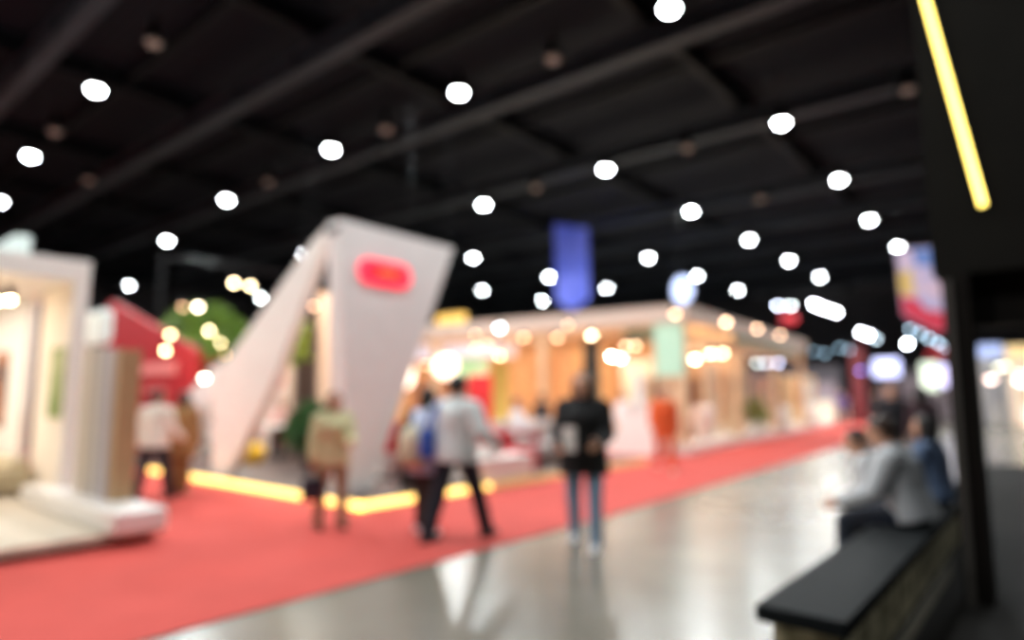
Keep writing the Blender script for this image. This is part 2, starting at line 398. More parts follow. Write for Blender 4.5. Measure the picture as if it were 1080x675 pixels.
# oval sign
def oval(y0, y1, za, zb, x, th, sl):
    n = 40; r = (zb-za)/2; cy0, cy1 = y0+r, y1-r; pts = []
    for i in range(n):
        a = -math.pi/2+math.pi*i/(n/2-1) if i < n//2 else math.pi/2+math.pi*(i-n//2)/(n/2-1)
        yy = (cy1 if i < n//2 else cy0)+r*math.cos(a); zz = (za+zb)/2+r*math.sin(a)
        pts.append((x, yy, zz+sl*(yy-(y0+y1)/2)))
    return MB().prism(pts, (th, 0, 0))
s = oval(5.97, 6.99, 3.2, 3.58, X+.003, .05, -.01).build('oval_sign', M('red_sign_glow', 'F0304A', .5, emit=1.5), t)
oval(6.1, 6.86, 3.3, 3.48, X+.053, .02, -.01).build('sign_face', M('deep_red_sign_glow', 'E00A24', .5, emit=.9), s)
oval(6.3, 6.68, 3.36, 3.42, X+.073, .01, -.01).build('sign_mark', M('orange_sign_glow', 'FF6A2A', .4, emit=1.3), s)

# lounge things inside the arch
t = thing('pouf', 'round yellow pouf on the dark stage behind the arch', 'stool', (-13.1, 7.2, .1))
MB().lathe([(0, .102), (.2, .102), (.27, .2), (.28, .33), (.25, .45), (.12, .5), (0, .5)], (-13.1, 7.2, 0)).build('cushion', M('mustard_fabric', 'E0B030', .85, noise=.1, scale=20), t, True)
MB().lathe([(.281, .29), (.288, .3), (.281, .31)], (-13.1, 7.2, 0)).build('piping', M('mustard_piping', 'B88A20', .8), t)
def table(name, label, x, y, z, h, r, topm):
    t = thing(name, label, 'table', (x, y, z))
    MB().lathe([(0, z+h-.04), (r-.01, z+h-.04), (r, z+h-.02), (r-.01, z+h), (0, z+h)], (x, y, 0), 28).build('tabletop', topm, t)
    MB().cyl((x, y, z+.02), (x, y, z+h-.04), .035).build('column', darkmetal, t)
    MB().lathe([(0, z+.001), (r*.6, z+.001), (r*.6, z+.015), (.05, z+.04), (0, z+.04)], (x, y, 0), 24).build('base', darkmetal, t)
def chair(name, label, x, y, z, rz, mat, group=None):
    t = thing(name, label, 'chair', (0, 0, 0), 0, group)
    MB().box(-.23, -.22, .42, .23, .22, .49, .025).build('seat', mat, t)
    MB().box(-.22, -.25, .55, .22, -.19, .92, .025).build('backrest', mat, t)
    for sx in (-.2, .2):
        MB().cyl((sx, .19, 0), (sx, .18, .43), .015, seg=8).build('leg', darkmetal, t)
        MB().cyl((sx, -.24, 0), (sx, -.2, .43), .015, seg=8).build('leg', darkmetal, t)
        MB().cyl((sx, -.2, .43), (sx, -.225, .6), .014, seg=8).build('back_post', darkmetal, t)
    place(t, (x, y, z), rz); return t
table('cafe_table', 'white round cafe table on the lounge stage inside the arch', -13.62, 8.12, .101, .74, .45, white)
chair('lounge_chair', 'dark red chair between the white table and the green plant', -12.55, 7.85, .101, R(120), darkred)
chair('lounge_chair', 'black chair carrying the seated person behind the white table', -14.3, 8.6, .101, R(-130), black)
rnd = random.Random(5)
t = thing('potted_plant', 'dense green potted plant in a dark pot behind the woman in pale cardigan', 'plant', (-11.15, 7.42, .1))
mb = MB(); foliage(mb, (-11.15, 7.42, .9), .48, .48, .38, 800, .2, rnd); mb.build('foliage', M('deep_green_leaf', '335E2A', .6, noise=.3, scale=5), t)
mb = MB()
for a in range(8): mb.cap((-11.15, 7.42, .4), .015, (-11.15+.3*math.cos(a), 7.42+.3*math.sin(a), .95), .008, 6)
mb.build('stem', M('plant_stem', '5A6A2E', .8), t)
MB().lathe([(0, .101), (.2, .101), (.26, .5), (.22, .5), (.2, .42), (0, .42)], (-11.15, 7.42, 0)).build('pot', M('dark_pot', '3C3432', .6), t, True)
# backdrop panels
t = thing('display_screen', 'white standing board with a red patch seen inside the arch', 'display board', (-15, 8.9, .1))
MB().box(-15.1, 8.5, .101, -14.95, 9.1, 3.4).build('panel', M('pinkish_white_panel', 'EBD6CC', .6), t)
MB().sph((-14.95, 8.8, 1.95), .015, .22, .3, 3).build('red_patch', M('soft_red_print', 'E0606A', .6), t, True)
tag(MB().box(-15.2, 9.14, .101, -15.05, 9.5, 3.5, .01).build('display_post', M('tan_column', 'D9BFA8', .6, noise=.05)), 'narrow tan post beside the white board with a red patch', 'post')
t = thing('climbing_plant', 'yellow green climbing plant hanging down the dark curtain inside the arch', 'plant', (-13.6, 8.55, 3.3))
rnd = random.Random(9)
mb = MB(); foliage(mb, (-13.6, 8.5, 2.75), .2, .22, .5, 300, .16, rnd); mb.build('foliage', M('lime_leaf', '9DB030', .6, noise=.25, scale=5), t)
MB().cyl((-13.6, 8.5, 2.2), (-13.6, 8.5, 3.14), .01, seg=6).build('stem', M('plant_stem'), t)
t = thing('curtain_stand', 'tall dark brown pleated curtain on a frame inside the arch', 'curtain', (-14.5, 9.6, .1))
mb = MB(); pts = []
n = 48
for i in range(n+1):
    u = i/n; pts.append((-13.5+.05*math.sin(u*40), 8.42+.5*u))
for (xa, ya), (xb, yb) in zip(pts, pts[1:]): mb.prism([(xa, ya, .11), (xb, yb, .11), (xb, yb, 3.1), (xa, ya, 3.1)], (-.01, 0, 0))
mb.build('fabric', M('dark_brown_curtain', '5A463C', .9, noise=.15, scale=8), t)
MB().cyl((-13.5, 8.36, 3.12), (-13.5, 8.98, 3.12), .02).build('rail', steel, t)
for yy in (8.38, 8.96): MB().cyl((-13.5, yy, .101), (-13.5, yy, 3.12), .02).build('upright', steel, t)
tag(MB().box(-13.6, 9.0, .101, -13.45, 9.55, 3.95, .01).build('wood_screen', M2('tan_wood_panel', 'C8A68C', 'DDBFA6', 3, .5, 'wave', 'Y', 3)), 'tall tan wooden screen between the dark curtain and the tower', 'screen')
area('lounge_light_inner', (-12.5, 8.8, 4.6), 220, 3, 3, (1, .84, .68))

# right part of the lounge: red counter, boxes, sofa
t = thing('red_counter', 'long low red counter with a pale top behind the man in white shirt', 'counter', (-8.8, 9, .1), 0)
MB().box(-9.0, 7.75, .101, -8.45, 10.2, .74).build('front_panel', M('red_counter_board', 'C8202E', .5), t)
MB().box(-9.05, 7.7, .74, -8.4, 10.25, .8, .01).build('countertop', M('red_counter_top', 'D04048', .5), t)
tag(MB().box(-8.3, 9.25, .101, -7.75, 10.1, .5, .03).build('red_bench', M('red_seat_vinyl', 'D6283A', .5)), 'low red box seat between the red counter and the grey sofa', 'seat')
t = thing('white_plinth', 'low white box plinth standing on the stage edge beside the yellow strip', 'plinth', (-7.6, 8.4, .1))
MB().box(-7.75, 7.62, .101, -7.18, 9.2, .48, .02).build('plinth_body', white, t)
MB().box(-7.6, 8.15, .48, -7.35, 8.45, .66, .02).build('raised_step', white, t)
t = thing('red_white_box', 'red display stand on a white base beside the tower foot', 'display stand', (-9.3, 7.6, .1))
MB().box(-9.6, 7.35, .101, -9.05, 7.95, .5, .02).build('base', white, t)
MB().box(-9.55, 7.4, .5, -9.1, 7.9, 1.02, .02).build('red_top', M('bright_red_box', 'DC3038', .5), t)
t = thing('lounge_sofa', 'light grey sofa behind the red box seat', 'sofa', (-8.7, 11.4, .1))
gs = M('light_grey_upholstery', 'BDB2AE', .9, noise=.08, scale=25)
MB().box(-9.2, 10.6, .24, -8.3, 12.7, .5, .05).build('seat', gs, t)
MB().box(-9.45, 10.6, .24, -9.15, 12.7, .95, .06).build('backrest', gs, t)
for yy in (10.45, 12.65): MB().box(-9.45, yy, .24, -8.3, yy+.2, .68, .05).build('armrest', gs, t)
for xx in (-9.35, -8.4):
    for yy in (10.6, 12.7): MB().cyl((xx, yy, .1), (xx, yy, .26), .025).build('leg', darkmetal, t)
t = thing('red_banner', 'upright red banner on a stand behind the seated person in white', 'banner', (-12, 13.1, 0))
MB().prism([(-12.3, 12.9, .5), (-11.6, 13.1, .5), (-11.6, 13.1, 2.05), (-12.3, 12.9, 2.05)], (.01, -.03, 0)).build('banner_sheet', M('red_banner_cloth', 'D8222A', .7), t)
MB().cyl((-11.95, 13.02, .1), (-11.95, 13.02, 2.05), .02).build('pole', darkmetal, t)
MB().box(-12.35, 12.8, .1, -11.55, 13.2, .14).build('base', darkmetal, t)
# big pendant lamps
def pendant(x, y, z, rx, rz, label):
    t = thing('pendant_lamp', label, 'pendant lamp', (x, y, z))
    MB().sph((x, y, z), rx, rx, rz, 3).build('globe', M('paper_globe_glow', 'FFEAD0', .5, emit=3.2), t, True)
    MB().cyl((x, y, z+rz*.97), (x, y, z+rz+.07), .05).build('cap', darkmetal, t)
    MB().cyl((x, y, z+rz), (x, y, 11.2), .006, seg=6).build('cord', darkmetal, t)
pendant(-12, 11.76, 2.22, .3, .3, 'large round glowing white pendant lamp above the man in white shirt')
pendant(-12, 10.46, 2.02, .19, .36, 'oval glowing white pendant lamp beside the tower edge')

# ------------------------------------------------------------------ timber pavilion (own frame, turned a little)
PO = Vector((-7.32, 15.8, 0)); PA = R(4.4)
PM = Matrix.Translation(PO) @ Matrix.Rotation(PA, 4, 'Z')
def PW(x, y, z): return PM @ Vector((x, y, z))
def ploc(o):   # parts built in pavilion coordinates, thing rotated with it
    o.location = PO; o.rotation_euler = (0, 0, PA); return o
t = thing('display_platform', 'long low white platform under the timber pavilion beside the red carpet', 'platform')
MB().box(-13, .02, .012, 0, 22.3, .22).build('platform_body', white, t)
MB().box(-13, .0, .012, .02, .02, .06).build('skirting', greywhite, t)
ploc(t)
t = thing('timber_pavilion', 'large warm lit timber pavilion with a flat pinkish roof canopy', 'pavilion')
fascia = M('pinkish_fascia', 'C9B2A4', .6, noise=.03)
mb = MB().box(-13.5, -.02, 3.42, .02, .12, 3.85).box(-.12, .12, 3.42, .02, 14.5, 3.85).box(-13.5, 14.4, 3.42, .02, 14.5, 3.85).box(-13.5, .12, 3.42, -13.4, 14.4, 3.85)
mb.build('roof_fascia', fascia, t)
MB().box(-13.4, .12, 3.6, -.12, 14.4, 3.7).build('roof_ceiling', M('warm_ceiling', 'EAD3B8', .7), t)
MB().box(-13.4, 5.6, .22, -2.6, 5.75, 3.6).build('back_wall', wood, t)
MB().box(-13.3, .4, .22, -13.15, 5.6, 3.6).build('end_wall', wood, t)
MB().box(-2.75, 5.75, .22, -2.6, 14.4, 3.6).build('inner_wall', oak, t)
MB().box(-.9, .05, 2.0, -.1, .12, 3.42).build('green_glass_panel', M('mint_glass', 'B4D8C0', .25, emit=.1), t)
MB().box(-2.2, 1.0, 3.05, -.9, 1.1, 3.42).build('green_header', M('mint_board', '93B8A0', .5), t)
MB().box(-.14, 4.5, 3.2, -.05, 13.5, 3.42).build('green_header', M('mint_board'), t)
for yy in (.1, 4.8, 9.5, 14.1): MB().box(-.3, yy, .22, -.1, yy+.2, 3.42).build('post', oak, t)
for xx in (-4.6, -8.9, -13.3): MB().box(xx, .1, .22, xx+.2, .3, 3.42).build('post', oak, t)
mb = MB()
mb.box(-.6, 3.2, 3.05, -.16, 14.3, 3.2); mb.box(-1.6, 3.2, 3.15, -.16, 14.3, 3.2)
mb.build('lit_eave', M('lit_eave_board', 'EAD2B4', .6, emit=.08), t)
ploc(t)
# boards and panels standing inside
def ppanel(name, label, cat, x0, y0, z0, x1, y1, z1, mat, group=None):
    o = MB().box(x0, y0, z0, x1, y1, z1, .012).build(name, mat); ploc(o); return tag(o, label, cat, group)
creamp = M('cream_sample_panel', 'F0DFC4', .5, noise=.05)
ppanel('timber_board', 'dark brown timber door panel near the front corner of the pavilion', 'timber board', -1.05, 2.7, .221, -.97, 3.6, 2.0, brownwood, 'timber boards in the pavilion')
ppanel('timber_board', 'wide cream panel right of the dark brown door panel', 'timber board', -1.05, 4.2, .221, -.97, 5.4, 2.5, creamp, 'timber boards in the pavilion')
ppanel('timber_board', 'pale oak panel in the middle of the aisle side of the pavilion', 'timber board', -1.05, 6.2, .221, -.97, 8.4, 2.3, oak, 'timber boards in the pavilion')
ppanel('timber_board', 'pinkish plank panel near the far post of the pavilion aisle side', 'timber board', -1.05, 9.8, .221, -.97, 12.6, 2.3, M2('pink_planks', 'D8AC8C', 'E8C6A8', 3, .5, 'wave', 'Y', 2), 'timber boards in the pavilion')
ppanel('timber_board', 'light brown panel left of the orange dressed person', 'timber board', -1.9, 1.6, .221, -1.45, 1.68, 2.0, M2('light_brown_planks', 'C09070', 'DDB898', 5, .5, 'wave', 'X', 2), 'timber boards in the pavilion')
ppanel('timber_board', 'tan panel with dark edge straight behind the orange dressed person', 'timber board', -1.4, 1.3, .221, -.8, 1.38, 2.1, M2('tan_planks', 'CFA582', 'E4C4A4', 5, .5, 'wave', 'X', 2), 'timber boards in the pavilion')
ppanel('timber_board', 'slim pinkish panel at the front corner under the mint glass', 'timber board', -.6, .6, .221, -.32, .68, 2.0, M2('pink_slim_planks', 'D4A888', 'E6C2A6', 5, .5, 'wave', 'X', 2), 'timber boards in the pavilion')
ppanel('timber_board', 'dark stripe board between two tan panels behind the orange person', 'timber board', -1.44, 1.2, .221, -1.38, 1.28, 2.05, M('dark_brown_board', '4A342A', .6), 'timber boards in the pavilion')
ppanel('timber_board', 'bright amber panel directly left of the woman in black jacket', 'timber board', -5.3, 3.4, .221, -4.0, 3.5, 3.1, M2('amber_planks', 'D89C60', 'ECC490', 4, .5, 'wave', 'X', 3), 'timber boards in the pavilion')
ppanel('timber_board', 'orange brown panel right of the red banner', 'timber board', -6.6, 2.6, .221, -5.5, 2.7, 2.9, M2('orange_planks', 'C07E4A', 'DEA878', 4, .5, 'wave', 'X', 3), 'timber boards in the pavilion')
ppanel('timber_board', 'dark green and black leaning board behind the head of the woman in black jacket', 'timber board', -3.55, .9, .221, -3.0, .98, 3.15, M2('dark_green_board', '2E2A22', '4A4434', 2, .6, 'noise'), 'timber boards in the pavilion')
ppanel('timber_board', 'glowing cream panel right of the woman in black jacket', 'timber board', -2.9, 2.2, .221, -1.9, 2.3, 2.6, M('bright_cream_panel', 'FBEBCB', .5), 'timber boards in the pavilion')
ppanel('glass_screen', 'tall pale bluish glass screen beside the glowing cream panel', 'glass screen', -2.15, 1.5, .221, -1.92, 1.54, 2.15, M('bluish_glass', 'D3DCEC', .1, noise=.03), None)
ppanel('timber_board', 'yellow olive panel left of the red banner', 'timber board', -7.3, 1.4, .221, -6.7, 1.5, 2.6, M2('olive_planks', 'B89A48', 'CDB060', 4, .5, 'wave', 'X', 3), 'timber boards in the pavilion')
ppanel('timber_board', 'whitish panel left of the olive panel', 'timber board', -8.2, 1.4, .221, -7.4, 1.5, 2.2, M('whitish_panel', 'EAD8C8', .5), 'timber boards in the pavilion')
ppanel('timber_board', 'brown orange panel behind the pendant lamps', 'timber board', -11.2, 1.4, .221, -9.2, 1.5, 2.1, M2('brown_orange_planks', 'A86C46', 'C98C62', 4, .5, 'wave', 'X', 3), 'timber boards in the pavilion')
t = thing('mint_screen', 'pale green lit screen right of the round pendant lamp', 'screen', (0, 0, 0))
MB().box(-8.75, .9, 1.95, -7.2, .96, 2.75).build('screen_panel', M2('mint_yellow_screen', 'A8D8A0', 'CFE8B8', 1.5, .5, 'noise', emit=.5), t)
for xx in (-8.7, -7.3): MB().cyl((xx, .97, .22), (xx, .97, 2.75), .025).build('leg', steel, t)
ploc(t)
t = thing('hanging_soffit', 'white lit box soffit below the pavilion roof behind the pendant lamps', 'soffit', (0, 0, 0))
MB().box(-11.5, .35, 2.75, -6.2, 1.2, 3.2, .02).build('box', M('soft_white_glow', 'E4DCE4', .5, emit=.3), t)
for xx in (-11.2, -6.5): MB().cyl((xx, .8, 3.2), (xx, .8, 3.6), .02).build('hanger', steel, t)
ploc(t)
t = thing('yellow_sign', 'yellow glowing box sign above the pavilion roof at its left end', 'sign', (-16, 15.5, 3.85))
MB().box(-16.75, 15.9, 3.9, -15.4, 16.1, 4.3, .06).build('light_box', M('yellow_sign_glow', 'F0BE5A', .5, emit=.55), t)
for xx in (-16.5, -15.7): MB().cyl((xx, 16.0, 3.69), (xx, 16.0, 3.92), .02).build('leg', darkmetal, t)
# white draped counter and far counter
t = thing('reception_counter', 'white tapered reception counter at the carpet in front of the pavilion', 'counter', (0, 0, 0))
MB().prism([(-1.75, -.95, .012), (-.5, -.95, .012), (-.68, -.95, 1.2), (-1.35, -.95, 1.2)], (0, .55, 0)).build('counter_body', white, t)
MB().box(-1.45, -1.0, 1.2, -.6, -.36, 1.25, .01).build('countertop', M('glossy_white'), t)
ploc(t)
t = thing('round_display', 'pale round-topped display chair at the pavilion edge right of the orange person', 'chair', (0, 0, 0))
MB().lathe([(0, .23), (.22, .23), (.25, .5), (.32, .6), (.33, .95), (.28, 1.2), (.26, 1.2), (.28, .95), (.26, .62), (0, .62)], (-.55, 2.6, 0)).build('shell', M('pink_white_shell', 'EAD4CC', .5), t, True)
MB().lathe([(0, .62), (.25, .62), (.26, .68), (0, .7)], (-.55, 2.6, 0)).build('cushion', greywhite, t, True)
ploc(t)
rnd = random.Random(11)
t = thing('small_plant', 'small green plant in a white pot on the pavilion platform edge', 'plant', (0, 0, 0))
mb = MB(); foliage(mb, (-.5, 8.2, .95), .28, .28, .4, 220, .22, rnd); mb.build('foliage', M('olive_leaf', '8A9648', .6, noise=.2, scale=5), t)
MB().lathe([(0, .221), (.16, .221), (.2, .6), (.17, .6), (.15, .52), (0, .52)], (-.5, 8.2, 0)).build('pot', white, t, True)
ploc(t)
for (x, y, z, lab) in [(-.3, 16.5, .5, 'white round display stool before the far wood panels'), (-.4, 11.4, .3, 'white box on the platform edge below the pinkish planks')]:
    t = thing('display_stool', lab, 'stool', (0, 0, 0))
    MB().lathe([(0, .221), (.3, .221), (.22, .5), (.3, .95+z*.3), (.0, 1+z*.3)], (x, y, 0)).build('seat', white, t, True)
    MB().lathe([(.31, .23), (.33, .24), (.33, .27), (.3, .28)], (x, y, 0)).build('foot_ring', steel, t)
    ploc(t)
# low wood stand beyond the pavilion
t = thing('wood_display_stand', 'lower wood clad display stand beyond the far end of the pavilion', 'display stand', (0, 0, 0))
MB().box(-1.3, 15.2, .221, -1.15, 22.2, 2.45).build('panel', M2('far_wood_wall', 'C9A070', 'E0C296', 1.2, .5, 'wave', 'Y', 1), t)
MB().box(-1.149, 17.6, .9, -1.12, 18.7, 2.1).build('orange_board', M('orange_board', 'C87A34', .5), t)
MB().box(-1.149, 19.4, .5, -1.12, 20.8, 2.3).build('pale_board', M('pale_blue_board', 'D0D8D6', .5), t)
ploc(t)
t = thing('far_counter', 'pale cream counter at the far end of the carpet', 'counter', (0, 0, 0))
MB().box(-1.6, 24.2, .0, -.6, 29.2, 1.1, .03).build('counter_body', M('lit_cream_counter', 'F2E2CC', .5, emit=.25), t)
MB().box(-1.7, 24.1, 1.1, -.5, 29.3, 1.18, .02).build('countertop', cream, t)
ploc(t)
t = thing('dark_booth', 'dark grey booth behind the far cream counter', 'booth', (0, 0, 0))
MB().box(-9, 30.5, 0, -1.2, 30.8, 3.4).build('panel', M('mauve_grey_wall', '4C464C', .7), t)
MB().box(-3.6, 30.47, .6, -1.5, 30.5, 2.3).build('picture_panel', M('mauve_print', '9A8890', .6), t)
ploc(t)
# lamps of the pavilion
def pb(p, lab, col, e, r=.075, top=3.6):
    e = max(e, 13)
    bulb(p[0], p[1], p[2], top, lab, col, e, r, 'small lamps of the timber pavilion', p[2] < top-.25)
W = 'FFE6BE'; D = 'F5C9A0'; B = 'DCEAFF'
for p, e, c, l in [
 ((-10.81, 15.55, 3.55), 9, D, 'dim lamp on the canopy edge left of the woman in black jacket'),
 ((-11.22, 15.55, 3.21), 12, D, 'dim lamp low on the canopy edge, right one of two'),
 ((-12.5, 15.55, 3.29), 12, D, 'dim lamp low on the canopy edge, left one of two'),
 ((-7.48, 15.55, 3.61), 12, D, 'dim lamp at the front corner of the canopy'),
 ((-8.85, 17.2, 3.44), 60, W, 'bright lamp under the canopy left of the mint glass'),
 ((-11.1, 17.2, 3.38), 40, W, 'bright lamp above the dark leaning board'),
 ((-11.04, 17.2, 2.58), 50, W, 'bright lamp low beside the dark leaning board'),
 ((-10.39, 17.2, 2.7), 70, 'FFF4E0', 'bright white lamp above the glowing cream panel, largest glow'),
 ((-10.07, 17.2, 2.63), 25, B, 'bluish lamp tucked behind the largest glow'),
 ((-9.9, 17.2, 2.99), 16, D, 'soft lamp, left one of the pair left of the mint glass'),
 ((-9.58, 17.2, 2.98), 18, D, 'soft lamp, right one of the pair left of the mint glass'),
 ((-14.25, 15.3, 3.46), 10, D, 'dim lamp above the white soffit, upper one'),
 ((-13.72, 15.3, 3.1), 12, D, 'dim lamp in front of the white soffit right part'),
 ((-14.25, 15.3, 3.04), 14, D, 'dim lamp in front of the white soffit left part'),
 ((-13.25, 15.3, 3.61), 40, 'E8F4FF', 'bluish white lamp at the canopy edge above the red banner'),
 ((-13.24, 15.3, 2.75), 24, 'F8DCA8', 'warm lamp hanging above the red banner'),
 ((-16.16, 15.3, 2.58), 20, W, 'warm lamp just above the round pendant'),
 ((-16.54, 15.3, 2.56), 14, D, 'dim warm lamp above and left of the round pendant'),
 ((-16.8, 15.3, 3.62), 18, 'C8D4F0', 'bluish lamp beside the tower edge under the yellow sign')]:
    pb(p, l, c, e)
for q, e, c, l in [
 ((-.3, 1.45, 2.52), 45, W, 'bright warm lamp at the aisle side nearest the front corner'),
 ((-.3, 2.75, 2.74), 30, W, 'warm lamp, second along the aisle side'),
 ((-.3, 3.88, 2.81), 30, W, 'bright warm lamp, third along the aisle side'),
 ((-.3, 5.26, 3.0), 40, W, 'bright warm lamp under the lit eave start'),
 ((-.3, 5.2, 2.57), 22, B, 'bluish lamp below the lit eave start'),
 ((-.3, 7.66, 2.67), 14, 'E4F0E8', 'pale lamp, left one of three below the eave'),
 ((-.3, 8.94, 2.72), 15, 'EAEEFF', 'pale lamp, middle one of three below the eave'),
 ((-.3, 10.79, 2.8), 20, 'C8D8FF', 'bluish lamp, right one of three below the eave'),
 ((-.3, 8.93, 3.43), 40, 'F8C890', 'orange lamp on the eave above the pale three'),
 ((-.2, 12.32, 3.3), 22, 'F4C08C', 'orange lamp on the far eave, left one of three'),
 ((-.2, 13.4, 3.3), 22, 'F4C08C', 'orange lamp on the far eave, middle one of three'),
 ((-.2, 14.3, 3.3), 22, 'F4C08C', 'orange lamp on the far eave, right one of three'),
 ((.06, 3.18, 3.7), 30, 'F4C8A4', 'dim lamp on the right roof edge, first from the corner'),
 ((.06, 6.56, 3.78), 22, 'F0C4A0', 'dim lamp on the right roof edge, second from the corner'),
 ((.06, 9.7, 3.8), 22, 'F0C4A0', 'dim lamp on the right roof edge, third from the corner')]:
    w = PW(*q); pb((w.x, w.y, w.z), l, c, e)
for q, pw, sx, sy in [((-6, 3, 3.5), 220, 9, 4), ((-1.4, 3, 3.5), 80, 2, 4), ((-1.5, 10, 3.5), 150, 2, 7), ((-9.5, 2, 3.55), 100, 4, 3)]:
    w = PW(*q); area('pavilion_light', w, pw, sx, sy, (1, .86, .7), (0, 0, PA))
w = PW(-.4, 19, 4.6); area('pavilion_far_light', w, 260, 2, 6, (1, .86, .68), (0, 0, PA))

# ------------------------------------------------------------------ hanging banners and signs over the far hall
def hang(name, label, pts, mat, top, cat='banner', th=.03):
    c = sum((Vector(p) for p in pts), Vector())/len(pts)
    t = thing(name, label, cat, c)
    MB().prism(pts, (0, th, 0)).build('banner_sheet', mat, t)
    zs = max(p[2] for p in pts); xs = sorted([p[0] for p in pts if p[2] > zs-.7])
    for xx in (xs[0]+.08, xs[-1]-.08): MB().cyl((xx, pts[0][1]+th/2, zs-.7), (xx, pts[0][1]+th/2, 11.2), .01, seg=6).build('hanging_wire', darkmetal, t)
    return t
hang('hanging_banner', 'tall blue pennant banner with pointed foot hanging over the hall', [(-17.45, 24, 9.4), (-15.6, 24, 8.9), (-15.6, 24, 5.7), (-16.5, 24, 5.25), (-17.4, 24, 5.8)], M2('glowing_blue_cloth', '4656C0', '5E6CD2', .7, .6, 'noise', emit=.3), 10.5)  # emission brightens the cloth, though the banner is no lamp
HB = hang('hanging_banner', 'colourful hanging banner with red, white and blue beside the dark portal', [(-3.45, 22, 5.8), (-2.45, 22, 5.75), (-2.35, 22, 3.3), (-2.65, 22, 3.3), (-3.4, 22, 3.85)], M2('glowing_multicolour_cloth', 'C8A8B4', '9C9CC4', 1.2, .6, 'noise', emit=.22), 10.5)  # sheet lightened by emission put into its colour
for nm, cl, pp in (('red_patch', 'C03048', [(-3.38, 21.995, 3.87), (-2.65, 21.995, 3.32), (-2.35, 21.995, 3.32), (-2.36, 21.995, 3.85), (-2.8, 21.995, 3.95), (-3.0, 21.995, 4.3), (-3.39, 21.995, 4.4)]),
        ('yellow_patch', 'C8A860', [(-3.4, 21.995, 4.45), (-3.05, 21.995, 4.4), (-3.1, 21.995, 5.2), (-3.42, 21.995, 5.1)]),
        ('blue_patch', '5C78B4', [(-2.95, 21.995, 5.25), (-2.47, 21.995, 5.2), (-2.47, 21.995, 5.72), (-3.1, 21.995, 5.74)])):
    MB().prism(pp, (0, -.012, 0)).build(nm, M('banner_'+nm, cl, .7, emit=.2), HB)  # patches carry the same painted-in glow as the sheet
t = thing('oval_light_sign', 'small pale blue lit oval sign above the front corner of the pavilion', 'sign', (-11.2, 24, 5.6))
MB().sph((-11.2, 24, 5.65), .42, .1, .55, 3).build('light_face', M('pale_blue_glow', 'BFD0FF', .4, emit=1.6), t, True)
MB().cyl((-11.2, 24, 6.15), (-11.2, 24, 11.2), .012, seg=6).build('hanging_wire', darkmetal, t)

# far trade stands, screens, posts
t = thing('sign_post', 'tall dark red sign post at the far end of the carpet', 'post', (-8.6, 40, 0))
MB().box(-8.85, 40, .0, -8.2, 40.4, 4.2, .03).build('panel', M('deep_red_post', '6A1822', .5, emit=.02), t)
MB().box(-9.1, 39.8, .012, -7.95, 40.6, .1).build('base', darkmetal, t)
def screen(label, x0, x1, y, z0, z1, mat, lz=0):
    t = thing('display_screen', label, 'screen', ((x0+x1)/2, y, 0))
    MB().box(x0, y, z0, x1, y+.1, z1, .04).build('screen_panel', mat, t)
    MB().box(x0-.04, y+.1, z0-.04, x1+.04, y+.16, z1+.04).build('frame', darkmetal, t)
    for xx in (x0+.15, x1-.15): MB().cyl((xx, y+.15, .0), (xx, y+.15, z0+.1), .04, seg=8).build('leg', darkmetal, t)
bl = M('blue_white_screen', 'C4CCFF', .4, emit=1.8)
screen('large glowing blue white screen right of the red sign post', -7.35, -6.15, 38, 2.45, 3.35, bl)
screen('glowing greenish white screen left of the dark portal pillar', -5.25, -4.45, 38, 1.75, 3.1, M('green_white_screen', 'E4F4E0', .4, emit=1.1))
screen('glowing pale violet screen nearest the dark portal pillar', -4.4, -3.7, 37, 1.9, 2.95, M('violet_white_screen', 'D8D0FF', .4, emit=1.3))
tag(MB().sph((-4.6, 39, 3.6), .5, .1, .22, 2).build('red_sign', M('red_soft_glow', 'B01A28', .5, emit=.15)), 'small red sign above the pale violet screen', 'sign')
t = thing('red_sign', 'small red sign below the pair of bluish floodlights above the pavilion', 'sign', (-12, 40, 6))
MB().sph((-12.0, 40, 6.0), .5, .1, .36, 3).build('sign_face', M('red_soft_glow'), t, True)
MB().cyl((-12, 40, 6.3), (-12, 40, 11.2), .012, seg=6).build('hanging_wire', darkmetal, t)
t = thing('flood_truss', 'long dark lighting truss hung across the far hall', 'truss', (-8, 40, 5))
mb = MB()
for dz in (0, .3): mb.cyl((-14, 40.2, 7.2+dz), (-2, 40.2, 7.2+dz), .03, seg=8)
x = -14
while x < -2.2: mb.cyl((x, 40.2, 7.2), (x+.4, 40.2, 7.5), .015, seg=6); x += .4
mb.build('truss_beam', darkmetal, t)
for xx in (-13.5, -8, -2.5): MB().cyl((xx, 40.2, 7.5), (xx, 40.2, 11.2), .012, seg=6).build('hanging_wire', darkmetal, t)
